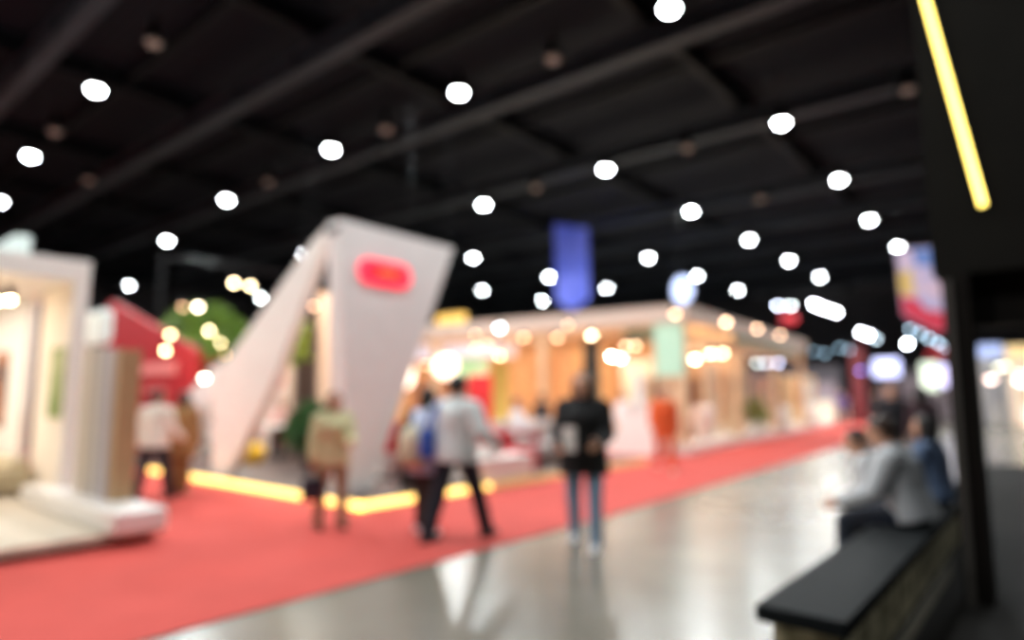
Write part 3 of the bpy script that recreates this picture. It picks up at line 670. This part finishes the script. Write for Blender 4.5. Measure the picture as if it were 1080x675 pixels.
FL = [((-12.63, 6.86), 45, 'DCE6FF', 'left one of the bluish pair above the red sign'), ((-11.87, 6.79), 40, 'E0EEF0', 'right one of the bluish pair above the red sign'),
 ((-10.6, 6.79), 90, 'F0F6FF', 'first of the bright cluster'), ((-10.35, 6.65), 110, 'F0F6FF', 'second of the bright cluster'), ((-10.11, 6.5), 110, 'F0F6FF', 'third of the bright cluster'), ((-9.7, 6.35), 110, 'F0F6FF', 'fourth of the bright cluster'), ((-9.42, 6.2), 90, 'F0F6FF', 'last of the bright cluster'),
 ((-8.23, 4.99), 100, 'F0F6FF', 'left one of the bright low group above the red post'), ((-7.86, 4.81), 90, 'F0F6FF', 'right one of the bright low group above the red post'), ((-7.5, 4.6), 20, 'B8CCD8', 'dim one at the right of the low group above the red post'),
 ((-6.04, 4.25), 100, 'EEFAFF', 'single bright one above the blue white screen'),
 ((-5.86, 5.04), 14, 'A8C4D8', 'first of five dim ones before the dark portal'), ((-5.45, 4.77), 14, 'A8C4D8', 'second of five dim ones before the dark portal'), ((-5.04, 4.49), 18, 'A8C4D8', 'third of five dim ones before the dark portal'), ((-4.64, 4.22), 18, 'A8C4D8', 'fourth of five dim ones before the dark portal'), ((-4.33, 3.96), 14, 'A8C4D8', 'fifth of five dim ones before the dark portal'),
 ((-10.74, 4.05), 6, '90B0C4', 'first of four faint ones right of the pavilion'), ((-10.14, 3.91), 9, '90B0C4', 'second of four faint ones right of the pavilion'), ((-9.33, 4.2), 9, '90B0C4', 'third of four faint ones right of the pavilion'), ((-8.85, 4.07), 9, '90B0C4', 'fourth of four faint ones right of the pavilion'),
 ((-8.34, 2.9), 16, '6A70C8', 'violet one before the red post')]
for (x, z), e, c, l in FL:
    bulb(x, 40, z, 7.2, 'small far floodlight, '+l, c, e, .11, 'far floodlights')
# far trade stands left and right of the portal
def stand(label, x0, x1, y, h, wallm, headm, ctm):
    t = thing('trade_stand', label, 'trade stand', ((x0+x1)/2, y, 0))
    MB().box(x0, y+3, .0, x1, y+3.1, h).build('back_wall', wallm, t)
    MB().box(x0, y, .0, x0+.1, y+3, h).build('side_wall', wallm, t)
    MB().box(x0, y-.05, h-.6, x1, y+.05, h).build('header', headm, t)
    MB().box(x1-.15, y-.05, 0, x1, y+.1, h-.6).build('post', steel, t)
    MB().box(x0+.5, y+.3, .0, (x0+x1)/2+.2, y+.9, 1.0, .03).build('counter', ctm, t)
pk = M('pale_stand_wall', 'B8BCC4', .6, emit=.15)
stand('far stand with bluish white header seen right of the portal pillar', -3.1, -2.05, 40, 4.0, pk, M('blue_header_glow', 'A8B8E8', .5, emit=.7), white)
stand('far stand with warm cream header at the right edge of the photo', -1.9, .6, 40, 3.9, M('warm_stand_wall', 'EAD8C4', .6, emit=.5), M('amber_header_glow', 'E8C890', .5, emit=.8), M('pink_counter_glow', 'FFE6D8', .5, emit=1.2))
stand('dim far stand behind the blue white screen', -8.1, -3.4, 44, 3.0, M('dim_stand_wall', '8A7A80', .6), M('dim_header', '403A40', .6), white)
bulb(-2.55, 39.5, 2.35, 3.5, 'round warm pink lamp right of the portal pillar', 'FFDDD0', 9, .2)
bulb(-2.2, 39.3, 2.9, 3.5, 'pale greenish lamp at the far stand right of the pillar', 'E8E8D0', 7, .16)
bulb(-1.9, 39.3, 2.95, 3.5, 'pale cream lamp beside the greenish lamp at the far stand', 'FFE8C8', 7, .14)
bulb(-1.35, 39.3, 2.3, 3.5, 'bright warm white lamp at the right edge of the photo', 'FFF0E0', 10, .28)

# ------------------------------------------------------------------ dark portal at right
t = thing('black_portal', 'tall black portal frame with a slanted glowing yellow light strip at right', 'portal', (0, 6, 0))
dk = M('near_black_panel', '1A1814', .7, noise=.15, scale=3)
dk2 = M('brown_black_panel', '171310', .6, noise=.15, scale=3)
MB().box(-.63, 5.8, .031, -.46, 6.1, 2.4).build('pillar', dk2, t)
MB().box(-.61, 5.785, .031, -.565, 5.8, 2.36).build('pillar_trim', M('grey_brown_trim', '4A4540', .5), t)
MB().box(-.68, 5.8, 2.4, 3.4, 6.5, 6.2).build('fascia', dk, t)
MB().box(-.5, 6.0, 2.02, 3.4, 6.4, 2.4).build('soffit_beam', dk2, t)
MB().box(3.1, 5.8, .03, 3.4, 6.1, 2.4).build('far_pillar', dk2, t)
def strip(a, b, w, y):
    ax, az = a; bx, bz = b; d = Vector((bx-ax, 0, bz-az)).normalized(); n = Vector((d.z, 0, -d.x))*w/2
    A, B_ = Vector((ax, y, az)), Vector((bx, y, bz))
    return [A+n, B_+n, B_-n, A-n]
MB().prism(strip((-.68, 5.2), (-.335, 2.88), .045, 5.78), (0, .02, 0)).build('light_strip', M('yellow_led_strip', 'FFDF6E', .4, emit=5.5), t)
MB().prism(strip((-.68, 5.25), (-.335, 2.85), .085, 5.8), (0, -.012, 0)).build('strip_channel', darkmetal, t)
bulb(-.13, 5.7, 4.5, 4.6, 'small orange spot lamp on the black portal at the top right', 'C87840', 2.2, .02, None, False)
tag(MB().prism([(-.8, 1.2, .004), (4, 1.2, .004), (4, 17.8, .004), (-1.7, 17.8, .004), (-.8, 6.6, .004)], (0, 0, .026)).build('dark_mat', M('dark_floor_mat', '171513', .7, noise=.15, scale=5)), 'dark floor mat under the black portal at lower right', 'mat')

# bench
t = thing('bench', 'long bench with black padded top and mottled stone base at lower right', 'bench', (-1.05, 6.2, 0))
MB().box(-1.27, 3.44, .37, -.84, 9.2, .45, .012).build('seat_top', M('charcoal_vinyl', '181B1D', .7, noise=.1, scale=30), t)
MB().box(-1.21, 3.52, .03, -.9, 9.1, .37).build('base', M2('mottled_stone', '8A8264', 'E0D4B0', 7, .8, 'noise', lo=.42, hi=.6), t)
MB().box(-1.23, 3.5, .0, -.885, 9.12, .03).build('plinth_strip', black, t)

for q in ('charcoal_vinyl', 'dark_floor_mat', 'near_black_panel', 'brown_black_panel'): _m[q].node_tree.nodes['Principled BSDF'].inputs['Specular IOR Level'].default_value = .12
# ------------------------------------------------------------------ people
def remesh(mb, name, mats, parent, vox, smooth_it=4, paint=None):
    me = bpy.data.meshes.new(name); mb.bm.to_mesh(me); mb.bm.free()
    o = bpy.data.objects.new(name, me); C.objects.link(o)
    r = o.modifiers.new('r', 'REMESH'); r.mode = 'VOXEL'; r.voxel_size = vox
    s = o.modifiers.new('s', 'SMOOTH'); s.factor = .5; s.iterations = smooth_it
    dg = bpy.context.evaluated_depsgraph_get()
    m2 = bpy.data.meshes.new_from_object(o.evaluated_get(dg))
    o.modifiers.clear(); o.data = m2; m2.name = name; bpy.data.meshes.remove(me)
    m2.materials.clear()
    for m in mats: m2.materials.append(m)
    for p in m2.polygons: p.use_smooth = True; p.material_index = 0
    if paint: paint(m2)
    if parent is not None: o.parent = parent
    return o
def person(label, loc, rz, H=1.7, lean=0, legs=((0, 3, 0), (0, 3, 0)), arms=((3, 8, 12, 0), (3, 8, 12, 0)), head=(0, 0),
           top='E8E8E8', sleeve='long', hem=.0, bottom='20222A', kind='trousers', shoe='1A1A1A', hair='short', hairm=None, skin=None, wide=1.08,
           vox=.009, seat=None, loose=.0, female=False, group=None, collar=False):
    """FK figure, built facing +Y at 1.7 m then scaled. legs: (flex, abduct, knee); arms: (flex, abduct, elbow, inward), left then right"""
    k = H/1.7
    t = thing('person', label, 'person', (0, 0, 0), 0, group)
    skin = skin or skin_light; hairm = hairm or hairblack
    RL = Matrix.Rotation(-R(lean), 3, 'X')
    RHd = Matrix.Rotation(R(head[1]), 3, 'Z') @ Matrix.Rotation(-R(lean*.35+head[0]), 3, 'X')
    V = Vector
    ld = {}
    low = 9
    for s, L in ((-1, legs[0]), (1, legs[1])):
        f, a, kn = map(R, L)
        hip = V((s*.09, 0, -.03))
        d1 = V((s*math.sin(a)*math.cos(f)*1, math.sin(f), -math.cos(f)*math.cos(a))).normalized()
        f2 = f-kn
        d2 = V((s*math.sin(a)*.6, math.sin(f2), -math.cos(f2))).normalized()
        kne = hip+d1*.43; ank = kne+d2*.42
        ld[s] = [hip, kne, ank, d2]; low = min(low, ank.z-.075)
    pz = -low if seat is None else seat/k+.10
    P = V((0, 0, pz))
    for s in ld: ld[s][:3] = [p+P for p in ld[s][:3]]
    Q = lambda x, y, z: P+RL @ V((x, y, z))
    sw = .16 if female else .178
    neck = Q(0, -.005, .5); hc = neck+RHd @ V((0, .025, .15))
    hd = lambda x, y, z: hc+RHd @ V((x, y, z))
    ad = {}
    for s, A in ((-1, arms[0]), (1, arms[1])):
        f, a, e, inw = A; f, a, e, inw = R(f), R(a), R(e), R(inw)
        sh = Q(s*sw, -.01, .435)
        d1 = V((s*math.sin(a), math.sin(f)*math.cos(a), -math.cos(f)*math.cos(a))).normalized()
        d2 = V((s*math.sin(a)*.5-s*math.sin(inw), math.sin(f+e)*math.cos(inw), -math.cos(f+e)*math.cos(inw))).normalized()
        el = sh+d1*.285; wr = el+d2*.245
        ad[s] = (sh, el, wr, d2)
    # ---- body
    b = MB()
    b.sph(Q(0, 0, .02), .155, .11, .12, 2, RL); b.sph(Q(0, 0, .17), .13, .095, .13, 2, RL)
    b.sph(Q(0, .0, .34), .16, .105, .16, 2, RL)
    b.cap(Q(-sw+.03, -.01, .44), .055, Q(sw-.03, -.01, .44), .055)
    b.cap(Q(0, -.01, .45), .06, hd(0, -.02, -.06), .052)
    b.sph(hd(0, -.012, .03), .076, .095, .092, 3, RHd); b.sph(hd(0, .028, -.045), .058, .062, .072, 2, RHd)
    b.sph(hd(0, .07, -.095), .022, .018, .018, 2, RHd)
    b.cap(hd(0, .088, .012), .009, hd(0, .108, -.03), .014); b.sph(hd(0, .078, .03), .05, .014, .01, 2, RHd)
    b.sph(hd(0, .088, -.062), .022, .009, .009, 2, RHd)
    for s in (-1, 1): b.sph(hd(s*.076, -.01, -.005), .01, .02, .032, 2, RHd); b.sph(hd(s*.035, .066, -.03), .024, .02, .02, 2, RHd)
    for s in (-1, 1):
        hip, kne, ank, d2 = ld[s]
        b.cap(hip, .085, kne, .054).cap(kne, .052, (kne*.6+ank*.4), .052).cap(kne*.6+ank*.4, .052, ank, .036)
        b.cap(ank+V((0, -.03, -.04)), .03, ank+V((0, .13, -.05)), .022)
        sh, el, wr, d = ad[s]
        b.cap(sh, .05, el, .038).cap(el, .038, wr, .025)
        # hand
        w = V((0, 1, 0)); w = w-d*w.dot(d)
        if w.length < .35: w = V((0, 0, 1))-d*d.z
        w.normalize(); n = d.cross(w)
        if n.x*s > 0: n = -n                    # palm side faces the body
        rot = Matrix((w, n, d)).transposed()
        b.sph(wr+d*.055, .04, .017, .055, 2, rot)
        for i, (o, L1) in enumerate(((.03, .04), (.0105, .046), (-.0095, .042), (-.029, .033))):
            p0 = wr+d*.095+w*o; da = (d*.94+n*.34+w*o*1.5).normalized(); db = (d*.6+n*.8).normalized()
            p1 = p0+da*L1; p2 = p1+db*L1*.85
            b.cap(p0-d*.02, .0088, p1, .0084, 8).cap(p1, .0084, p2, .0072, 8)
        p0 = wr+d*.03+w*.033; p1 = p0+(d*.6+w*.65+n*.35).normalized()*.042; p2 = p1+(d*.85+w*.2+n*.45).normalized()*.032
        b.cap(p0, .0125, p1, .0105, 8).cap(p1, .0105, p2, .0085, 8)
    lp = hd(0, .094, -.062)
    def paint(me):
        for p in me.polygons:
            q = RHd.transposed() @ (p.center-lp)
            if abs(q.x) < .022 and abs(q.z) < .008 and abs(q.y) < .02: p.material_index = 1
    parts = [remesh(b, 'body', [skin, lip], t, vox, 2, paint)]
    for s in (-1, 1): parts.append(MB().sph(hd(s*.031, .077, .008), .012, .009, .009, 2, RHd).build('eye', eyedark, t, True))
    # ---- top
    g = .014+loose
    b = MB()
    z0 = -.13-hem if seat is None else -.06
    wr_, br = (.138, .022) if female else (.156, .006)
    rings = [(z0, .176+g+hem*.12, .13+g+hem*.1, 0), (-.02, .172+g, .126+g, 0), (.08, (.172+wr_)/2+g, .114+g, 0), (.17, wr_+g, .106+g, .002), (.25, (wr_+.166)/2+g, .111+g+br*.5, br*.5),
             (.32, .166+g, .114+g+br*.6, br*.6), (.38, .168+g, .11+g+br*.3, br*.3), (.43, .155+g*.8, .095+g*.8, -.003), (.47, .11+g*.5, .078+g*.5, -.008), (.505, .066+g*.3, .064+g*.3, -.01)]
    b.loft(rings, Q)
    b.cap(Q(-sw+.03, -.01, .44), .056+g, Q(sw-.03, -.01, .44), .056+g); b.cap(Q(0, -.012, .46), .066+g*.5, Q(0, -.01, .5), .06+g*.3)
    for s in (-1, 1):
        sh, el, wr, d = ad[s]
        if sleeve == 'long': b.cap(sh, .054+g, el, .042+g).cap(el, .042+g, wr-d*.01, .03+g*.8)
        elif sleeve == 'rolled': b.cap(sh, .054+g, el, .044+g).cap(el, .042+g, el+d*.07, .04+g)
        else: b.cap(sh, .054+g, sh.lerp(el, .62), .05+g*1.2)
    tm = M('cloth_'+top, top, .85, noise=.07, scale=14, bump=.15)
    parts.append(remesh(b, 'shirt' if not female else 'top', [tm], t, vox*1.15, 9))
    if collar:
        parts.append(MB().lathe([(.068, -.01), (.074, .03), (.066, .045), (.06, .03)], Q(0, -.01, .5), 18).build('collar', tm, t, True))
    # ---- bottom
    b = MB()
    b.sph(Q(0, 0, .0), .163, .12, .12, 2, RL); b.sph(P+V((0, 0, -.02)), .16, .118, .11, 2)
    if kind == 'skirt':
        m0 = (ld[-1][1]+ld[1][1])/2; m1 = (ld[-1][2]+ld[1][2])/2
        b.cap(P, .14, m0, .15).cap(m0, .15, m0.lerp(m1, .75), .16)
    for s in (-1, 1):
        hip, kne, ank, d2 = ld[s]
        c = .018 if kind == 'trousers' else .008
        b.cap(hip, .09+c, kne, .057+c).cap(kne, .057+c, ank+d2*.01, .042+c*1.3)
    bm_ = M('cloth_'+bottom, bottom, .85, noise=.08, scale=14, bump=.15)
    parts.append(remesh(b, 'skirt' if kind == 'skirt' else kind, [bm_], t, vox*1.15))
    # ---- shoes
    sm = M('shoe_'+shoe, shoe, .5)
    for s in (-1, 1):
        a = ld[s][2]
        b = MB(); b.cap(a+V((0, -.045, -.035)), .042, a+V((0, .06, -.042)), .04).cap(a+V((0, .06, -.042)), .04, a+V((0, .15, -.05)), .032)
        b.box(a.x-.04, a.y-.085, a.z-.085, a.x+.04, a.y+.17, a.z-.06, .01); b.cap(a+V((0, -.02, 0)), .046, a+V((0, -.02, -.03)), .045)
        parts.append(remesh(b, 'shoe', [sm], t, vox))
    # ---- hair
    b = MB()
    b.sph(hd(0, -.03, .05), .088, .095, .088, 3, RHd); b.sph(hd(0, -.05, .0), .083, .075, .08, 2, RHd)
    if hair == 'long':
        b.cap(hd(-.05, -.055, .0), .05, hd(-.055, -.06, -.22), .045).cap(hd(.05, -.055, .0), .05, hd(.055, -.06, -.22), .045).cap(hd(0, -.075, 0), .05, hd(0, -.08, -.24), .05)
        for s in (-1, 1): b.cap(hd(s*.078, .0, .04), .022, hd(s*.075, .0, -.13), .022)
    if hair == 'bun': b.sph(hd(0, -.13, .07), .05, .045, .045, 2, RHd)
    if hair == 'bob':
        b.cap(hd(0, -.07, 0), .065, hd(0, -.075, -.09), .06)
        for s in (-1, 1): b.cap(hd(s*.075, -.01, .04), .026, hd(s*.07, -.015, -.09), .026)
    parts.append(remesh(b, 'hair', [hairm], t, vox*1.1, 3))
    t.scale = (k*wide, k*wide, k); place(t, loc, rz)
    if seat is not None: t.location.z = loc[2]
    return t, dict(hands={s: Matrix.Translation(loc) @ Matrix.Rotation(rz, 4, 'Z') @ (ad[s][2]*k+ad[s][3]*k*.1) for s in ad})
CAMR = 39.8
# man in white shirt
_, J = person('man in white shirt and navy trousers striding away from the camera on the carpet', (-4.95, 5.02, .011), R(8), 1.71, 2,
       legs=((-13, 4, 6), (19, 7, 4)), arms=((4, 14, 18, 0), (-6, 26, 62, 8)), top='E6ECEC', bottom='1B1E2B', shoe='15151A', vox=.008, loose=.02, wide=1.14, collar=True)
# shoulder bag, blue
t = thing('shoulder_bag', 'small blue bag hanging at the side of the man in white shirt', 'bag', (-5.16, 4.83, .9))
MB().box(-5.24, 4.74, .84, -5.08, 4.86, 1.14, .04).build('bag_body', M('cobalt_nylon', '2E56B8', .6), t)
MB().tube([(-5.22, 4.8, 1.1), (-5.17, 4.86, 1.3), (-5.12, 4.93, 1.45), (-5.1, 4.87, 1.3), (-5.1, 4.8, 1.1)], .014).build('strap', M('cobalt_nylon'), t, True)
# woman with backpack
person('woman in pale blue shirt wearing a cream backpack beside the man in white', (-5.42, 5.02, .011), R(-5), 1.55, 3,
       legs=((4, 3, 2), (-3, 3, 3)), arms=((8, 8, 30, 5), (5, 8, 25, 5)), top='C6D2EC', bottom='2E2622', shoe='D8D4D8', hair='bob', female=True, vox=.009, loose=.015, hem=.12)
bp = thing('backpack', 'cream backpack worn by the woman in pale blue shirt', 'backpack', (0, 0, 0))
cr = M('cream_canvas', 'DDD0B4', .8, noise=.06, scale=15)
mb = MB(); mb.sph((0, -.23, 1.02), .16, .1, .22, 3); mb.sph((0, -.22, .88), .165, .11, .12, 3); mb.build('bag_body', cr, bp, True)
MB().sph((0, -.29, .9), .12, .05, .11, 3).build('front_pocket', M('cream_canvas_dark', 'C4B698', .8), bp, True)
for s in (-1, 1): MB().tube([(s*.09, -.18, 1.2), (s*.1, -.02, 1.32), (s*.11, .12, 1.22), (s*.12, .1, 1.0), (s*.12, -.16, .86)], .018).build('strap', cr, bp, True)
place(bp, (-5.41, 5.06, 0), R(-5)); bp.scale = (1.08, 1.08, .95)
# child in black behind them
person('child with black hair and black clothes standing on the stage left of the backpack', (-7.6, 6.7, .101), R(60), 1.18, 0, top='1C1A1C', bottom='181618', kind='skirt', shoe='15151A', hair='bob', female=True, vox=.012)
# woman black jacket
_, J = person('woman in black jacket and blue jeans walking toward the camera on the grey floor', (-3.74, 5.62, .002), R(205), 1.71, 0,
       legs=((12, 2, 6), (-8, 2, 10)), arms=((12, 10, 62, 14), (10, 10, 58, 14)), top='131214', bottom='86A4C0', kind='jeans', shoe='E4E6EA', hair='long', hairm=hairbrown, female=True, vox=.008, loose=.02, hem=.1, wide=1.16)
t = thing('leaflet', 'pale folded leaflet held in front by the woman in black jacket', 'leaflet', (-3.68, 5.29, 1.06))
MB().box(-3.76, 5.27, .96, -3.61, 5.28, 1.2).build('front_sheet', white, t)
MB().box(-3.76, 5.284, .96, -3.61, 5.294, 1.195).build('back_sheet', M('pale_paper', 'D8D6D2', .7), t)
# woman pale cardigan
_, J = person('woman in pale yellow cardigan and beige trousers standing before the arch', (-6.47, 4.55, .011), R(250), 1.5, 0,
       legs=((3, 3, 2), (-3, 4, 2)), arms=((20, 6, 60, 20), (2, 12, 8, 0)), top='D6CFA0', bottom='A8977C', shoe='6A4A30', hair='bob', hairm=hairbrown, female=True, vox=.009, loose=.02, hem=.04)
h = J['hands'][1]
t = thing('handbag', 'dark navy handbag carried by the woman in pale cardigan', 'bag', (h.x, h.y, h.z-.36))
MB().box(h.x-.05, h.y-.13, h.z-.36, h.x+.05, h.y+.13, h.z-.1, .03).build('bag_body', M('navy_leather', '262A3A', .5), t)
MB().tube([(h.x, h.y-.08, h.z-.12), (h.x, h.y-.05, h.z), (h.x, h.y+.05, h.z), (h.x, h.y+.08, h.z-.12)], .01).build('handle', M('navy_leather'), t, True)
# left man with brown-coat companion
person('man in white shirt and dark trousers walking away beside the sample boards', (-10.12, 4.08, .011), R(30), 1.56, 0,
       legs=((-10, 3, 8), (14, 3, 4)), arms=((-5, 8, 15, 0), (12, 10, 40, 0)), top='E8E4DA', bottom='20222E', shoe='1A1A1A', vox=.01, loose=.02)
person('person in long tan coat with dark hair walking behind the man by the sample boards', (-10.45, 4.6, .011), R(40), 1.52, 0,
       legs=((8, 3, 2), (-6, 3, 4)), top='9A7448', bottom='8A6238', kind='skirt', shoe='4A3020', hair='bob', hairm=hairbrown, female=True, vox=.012, loose=.03, hem=.2)
person('child in red top beside the white sloped stand', (-14.4, 6.5, .101), R(200), 1.25, 0, arms=((10, 10, 50, 10), (10, 10, 50, 10)), top='D23A34', bottom='C8B8BC', shoe='D8D0D0', hair='short', vox=.012)
# orange person
person('person in orange top and orange trousers walking on the carpet by the pavilion', (-6.1, 12.05, .011), R(215), 1.62, 0,
       legs=((14, 2, 5), (-12, 2, 18)), arms=((-12, 8, 20, 0), (14, 10, 30, 0)), top='EA6430', bottom='E05A28', shoe='E8C8C0', hair='short', vox=.01, loose=.025, hem=.1)
# seated visitors in the lounge
person('seated person in pink top with dark hair behind the white cafe table', (-14.3, 8.6, .101), R(-130), 1.62, 8, seat=.49,
       legs=((84, 6, 84), (86, 6, 86)), arms=((35, 8, 50, 10), (35, 8, 50, 10)), top='D8A8A0', bottom='3A3034', hair='bob', female=True, vox=.012)
person('seated person in white shirt on the grey sofa in front of the red banner', (-8.98, 10.95, .101), R(-70), 1.62, 0, seat=.5,
       legs=((84, 6, 84), (86, 6, 86)), arms=((30, 10, 55, 12), (30, 10, 55, 12)), top='EDEAEC', bottom='A02030', hair='short', vox=.012, loose=.02)
person('distant person in dark clothes standing against the amber timber wall', (-11.1, 14.6, .011), R(30), 1.5, 0, top='3A3434', bottom='2A2628', vox=.013)
person('woman in white with dark hair standing behind the tapered white counter', (-9.05, 15.55, .011), R(215), 1.55, 0, top='F0E8E8', bottom='E6DEDE', kind='skirt', hair='bob', female=True, vox=.013)
# bench sitters
person('man in light grey shirt and navy trousers sitting nearest on the bench', (-1.0, 6.35, .002), R(88), 1.72, 14, seat=.45,
       legs=((80, 6, 78), (84, 10, 84)), arms=((20, 6, 45, 4), (14, 12, 55, 10)), head=(12, 0), top='C2C4C8', bottom='1A2030', shoe='1A1A1A', hair='short', hairm=hairbrown, vox=.008, loose=.026, collar=True, wide=1.13)
person('black haired man bending forward on the bench, forearms past his knees', (-1.12, 7.0, .002), R(86), 1.68, 42, seat=.45,
       legs=((82, 8, 82), (84, 8, 84)), arms=((2, 4, 62, 4), (4, 4, 58, 4)), head=(4, 15), top='D0D0D2', sleeve='rolled', bottom='1C2030', shoe='1A1A1A', hair='short', vox=.008, loose=.02)
person('person in denim blue jacket with long black hair sitting third on the bench', (-1.0, 7.7, .002), R(80), 1.66, 6, seat=.45,
       legs=((82, 6, 84), (84, 6, 84)), arms=((25, 6, 45, 5), (25, 6, 45, 5)), top='5E708E', bottom='20222C', shoe='202020', hair='long', female=True, vox=.009, loose=.025)
person('person in dark maroon clothes standing beyond the bench by the portal pillar', (-1.75, 12.5, .002), R(30), 1.62, 0, top='3A2028', bottom='1C1A20', hair='long', female=True, vox=.013)
person('person in black standing beyond the bench beside the one in maroon', (-2.3, 13.2, .002), R(200), 1.66, 0, top='1E1C22', bottom='181820', hair='short', vox=.013)
person('distant person in purple top at the far end of the carpet', (-8.6, 36.5, .011), R(200), 1.65, 0, top='5A4A8A', bottom='302838', hair='short', vox=.016)
person('distant person in dark grey standing beside the far cream counter', (-7.4, 38.6, .0), R(120), 1.7, 0, top='3A3A40', bottom='222228', hair='short', vox=.016)

# ------------------------------------------------------------------ world, camera
w = bpy.data.worlds.new('hall_air'); bpy.context.scene.world = w; w.use_nodes = True
w.node_tree.nodes['Background'].inputs['Color'].default_value = (.5, .55, .6, 1)
w.node_tree.nodes['Background'].inputs['Strength'].default_value = .2
cam = bpy.data.cameras.new('camera'); co = bpy.data.objects.new('camera', cam); C.objects.link(co)
cam.sensor_width = 36; cam.lens = 690/1080*36
co.location = (0, 0, 1.5)
co.rotation_euler = (R(90)+math.atan((417-337.5)/690), 0, R(39.8))
cam.dof.use_dof = True; cam.dof.focus_distance = 1.1
cam.dof.aperture_fstop = .023/(.027*1.1)
cam.dof.aperture_blades = 0
cam.clip_end = 300
bpy.context.scene.camera = co
v = bpy.context.scene.view_settings
v.view_transform = 'Standard'; v.look = 'None'; v.exposure = 0
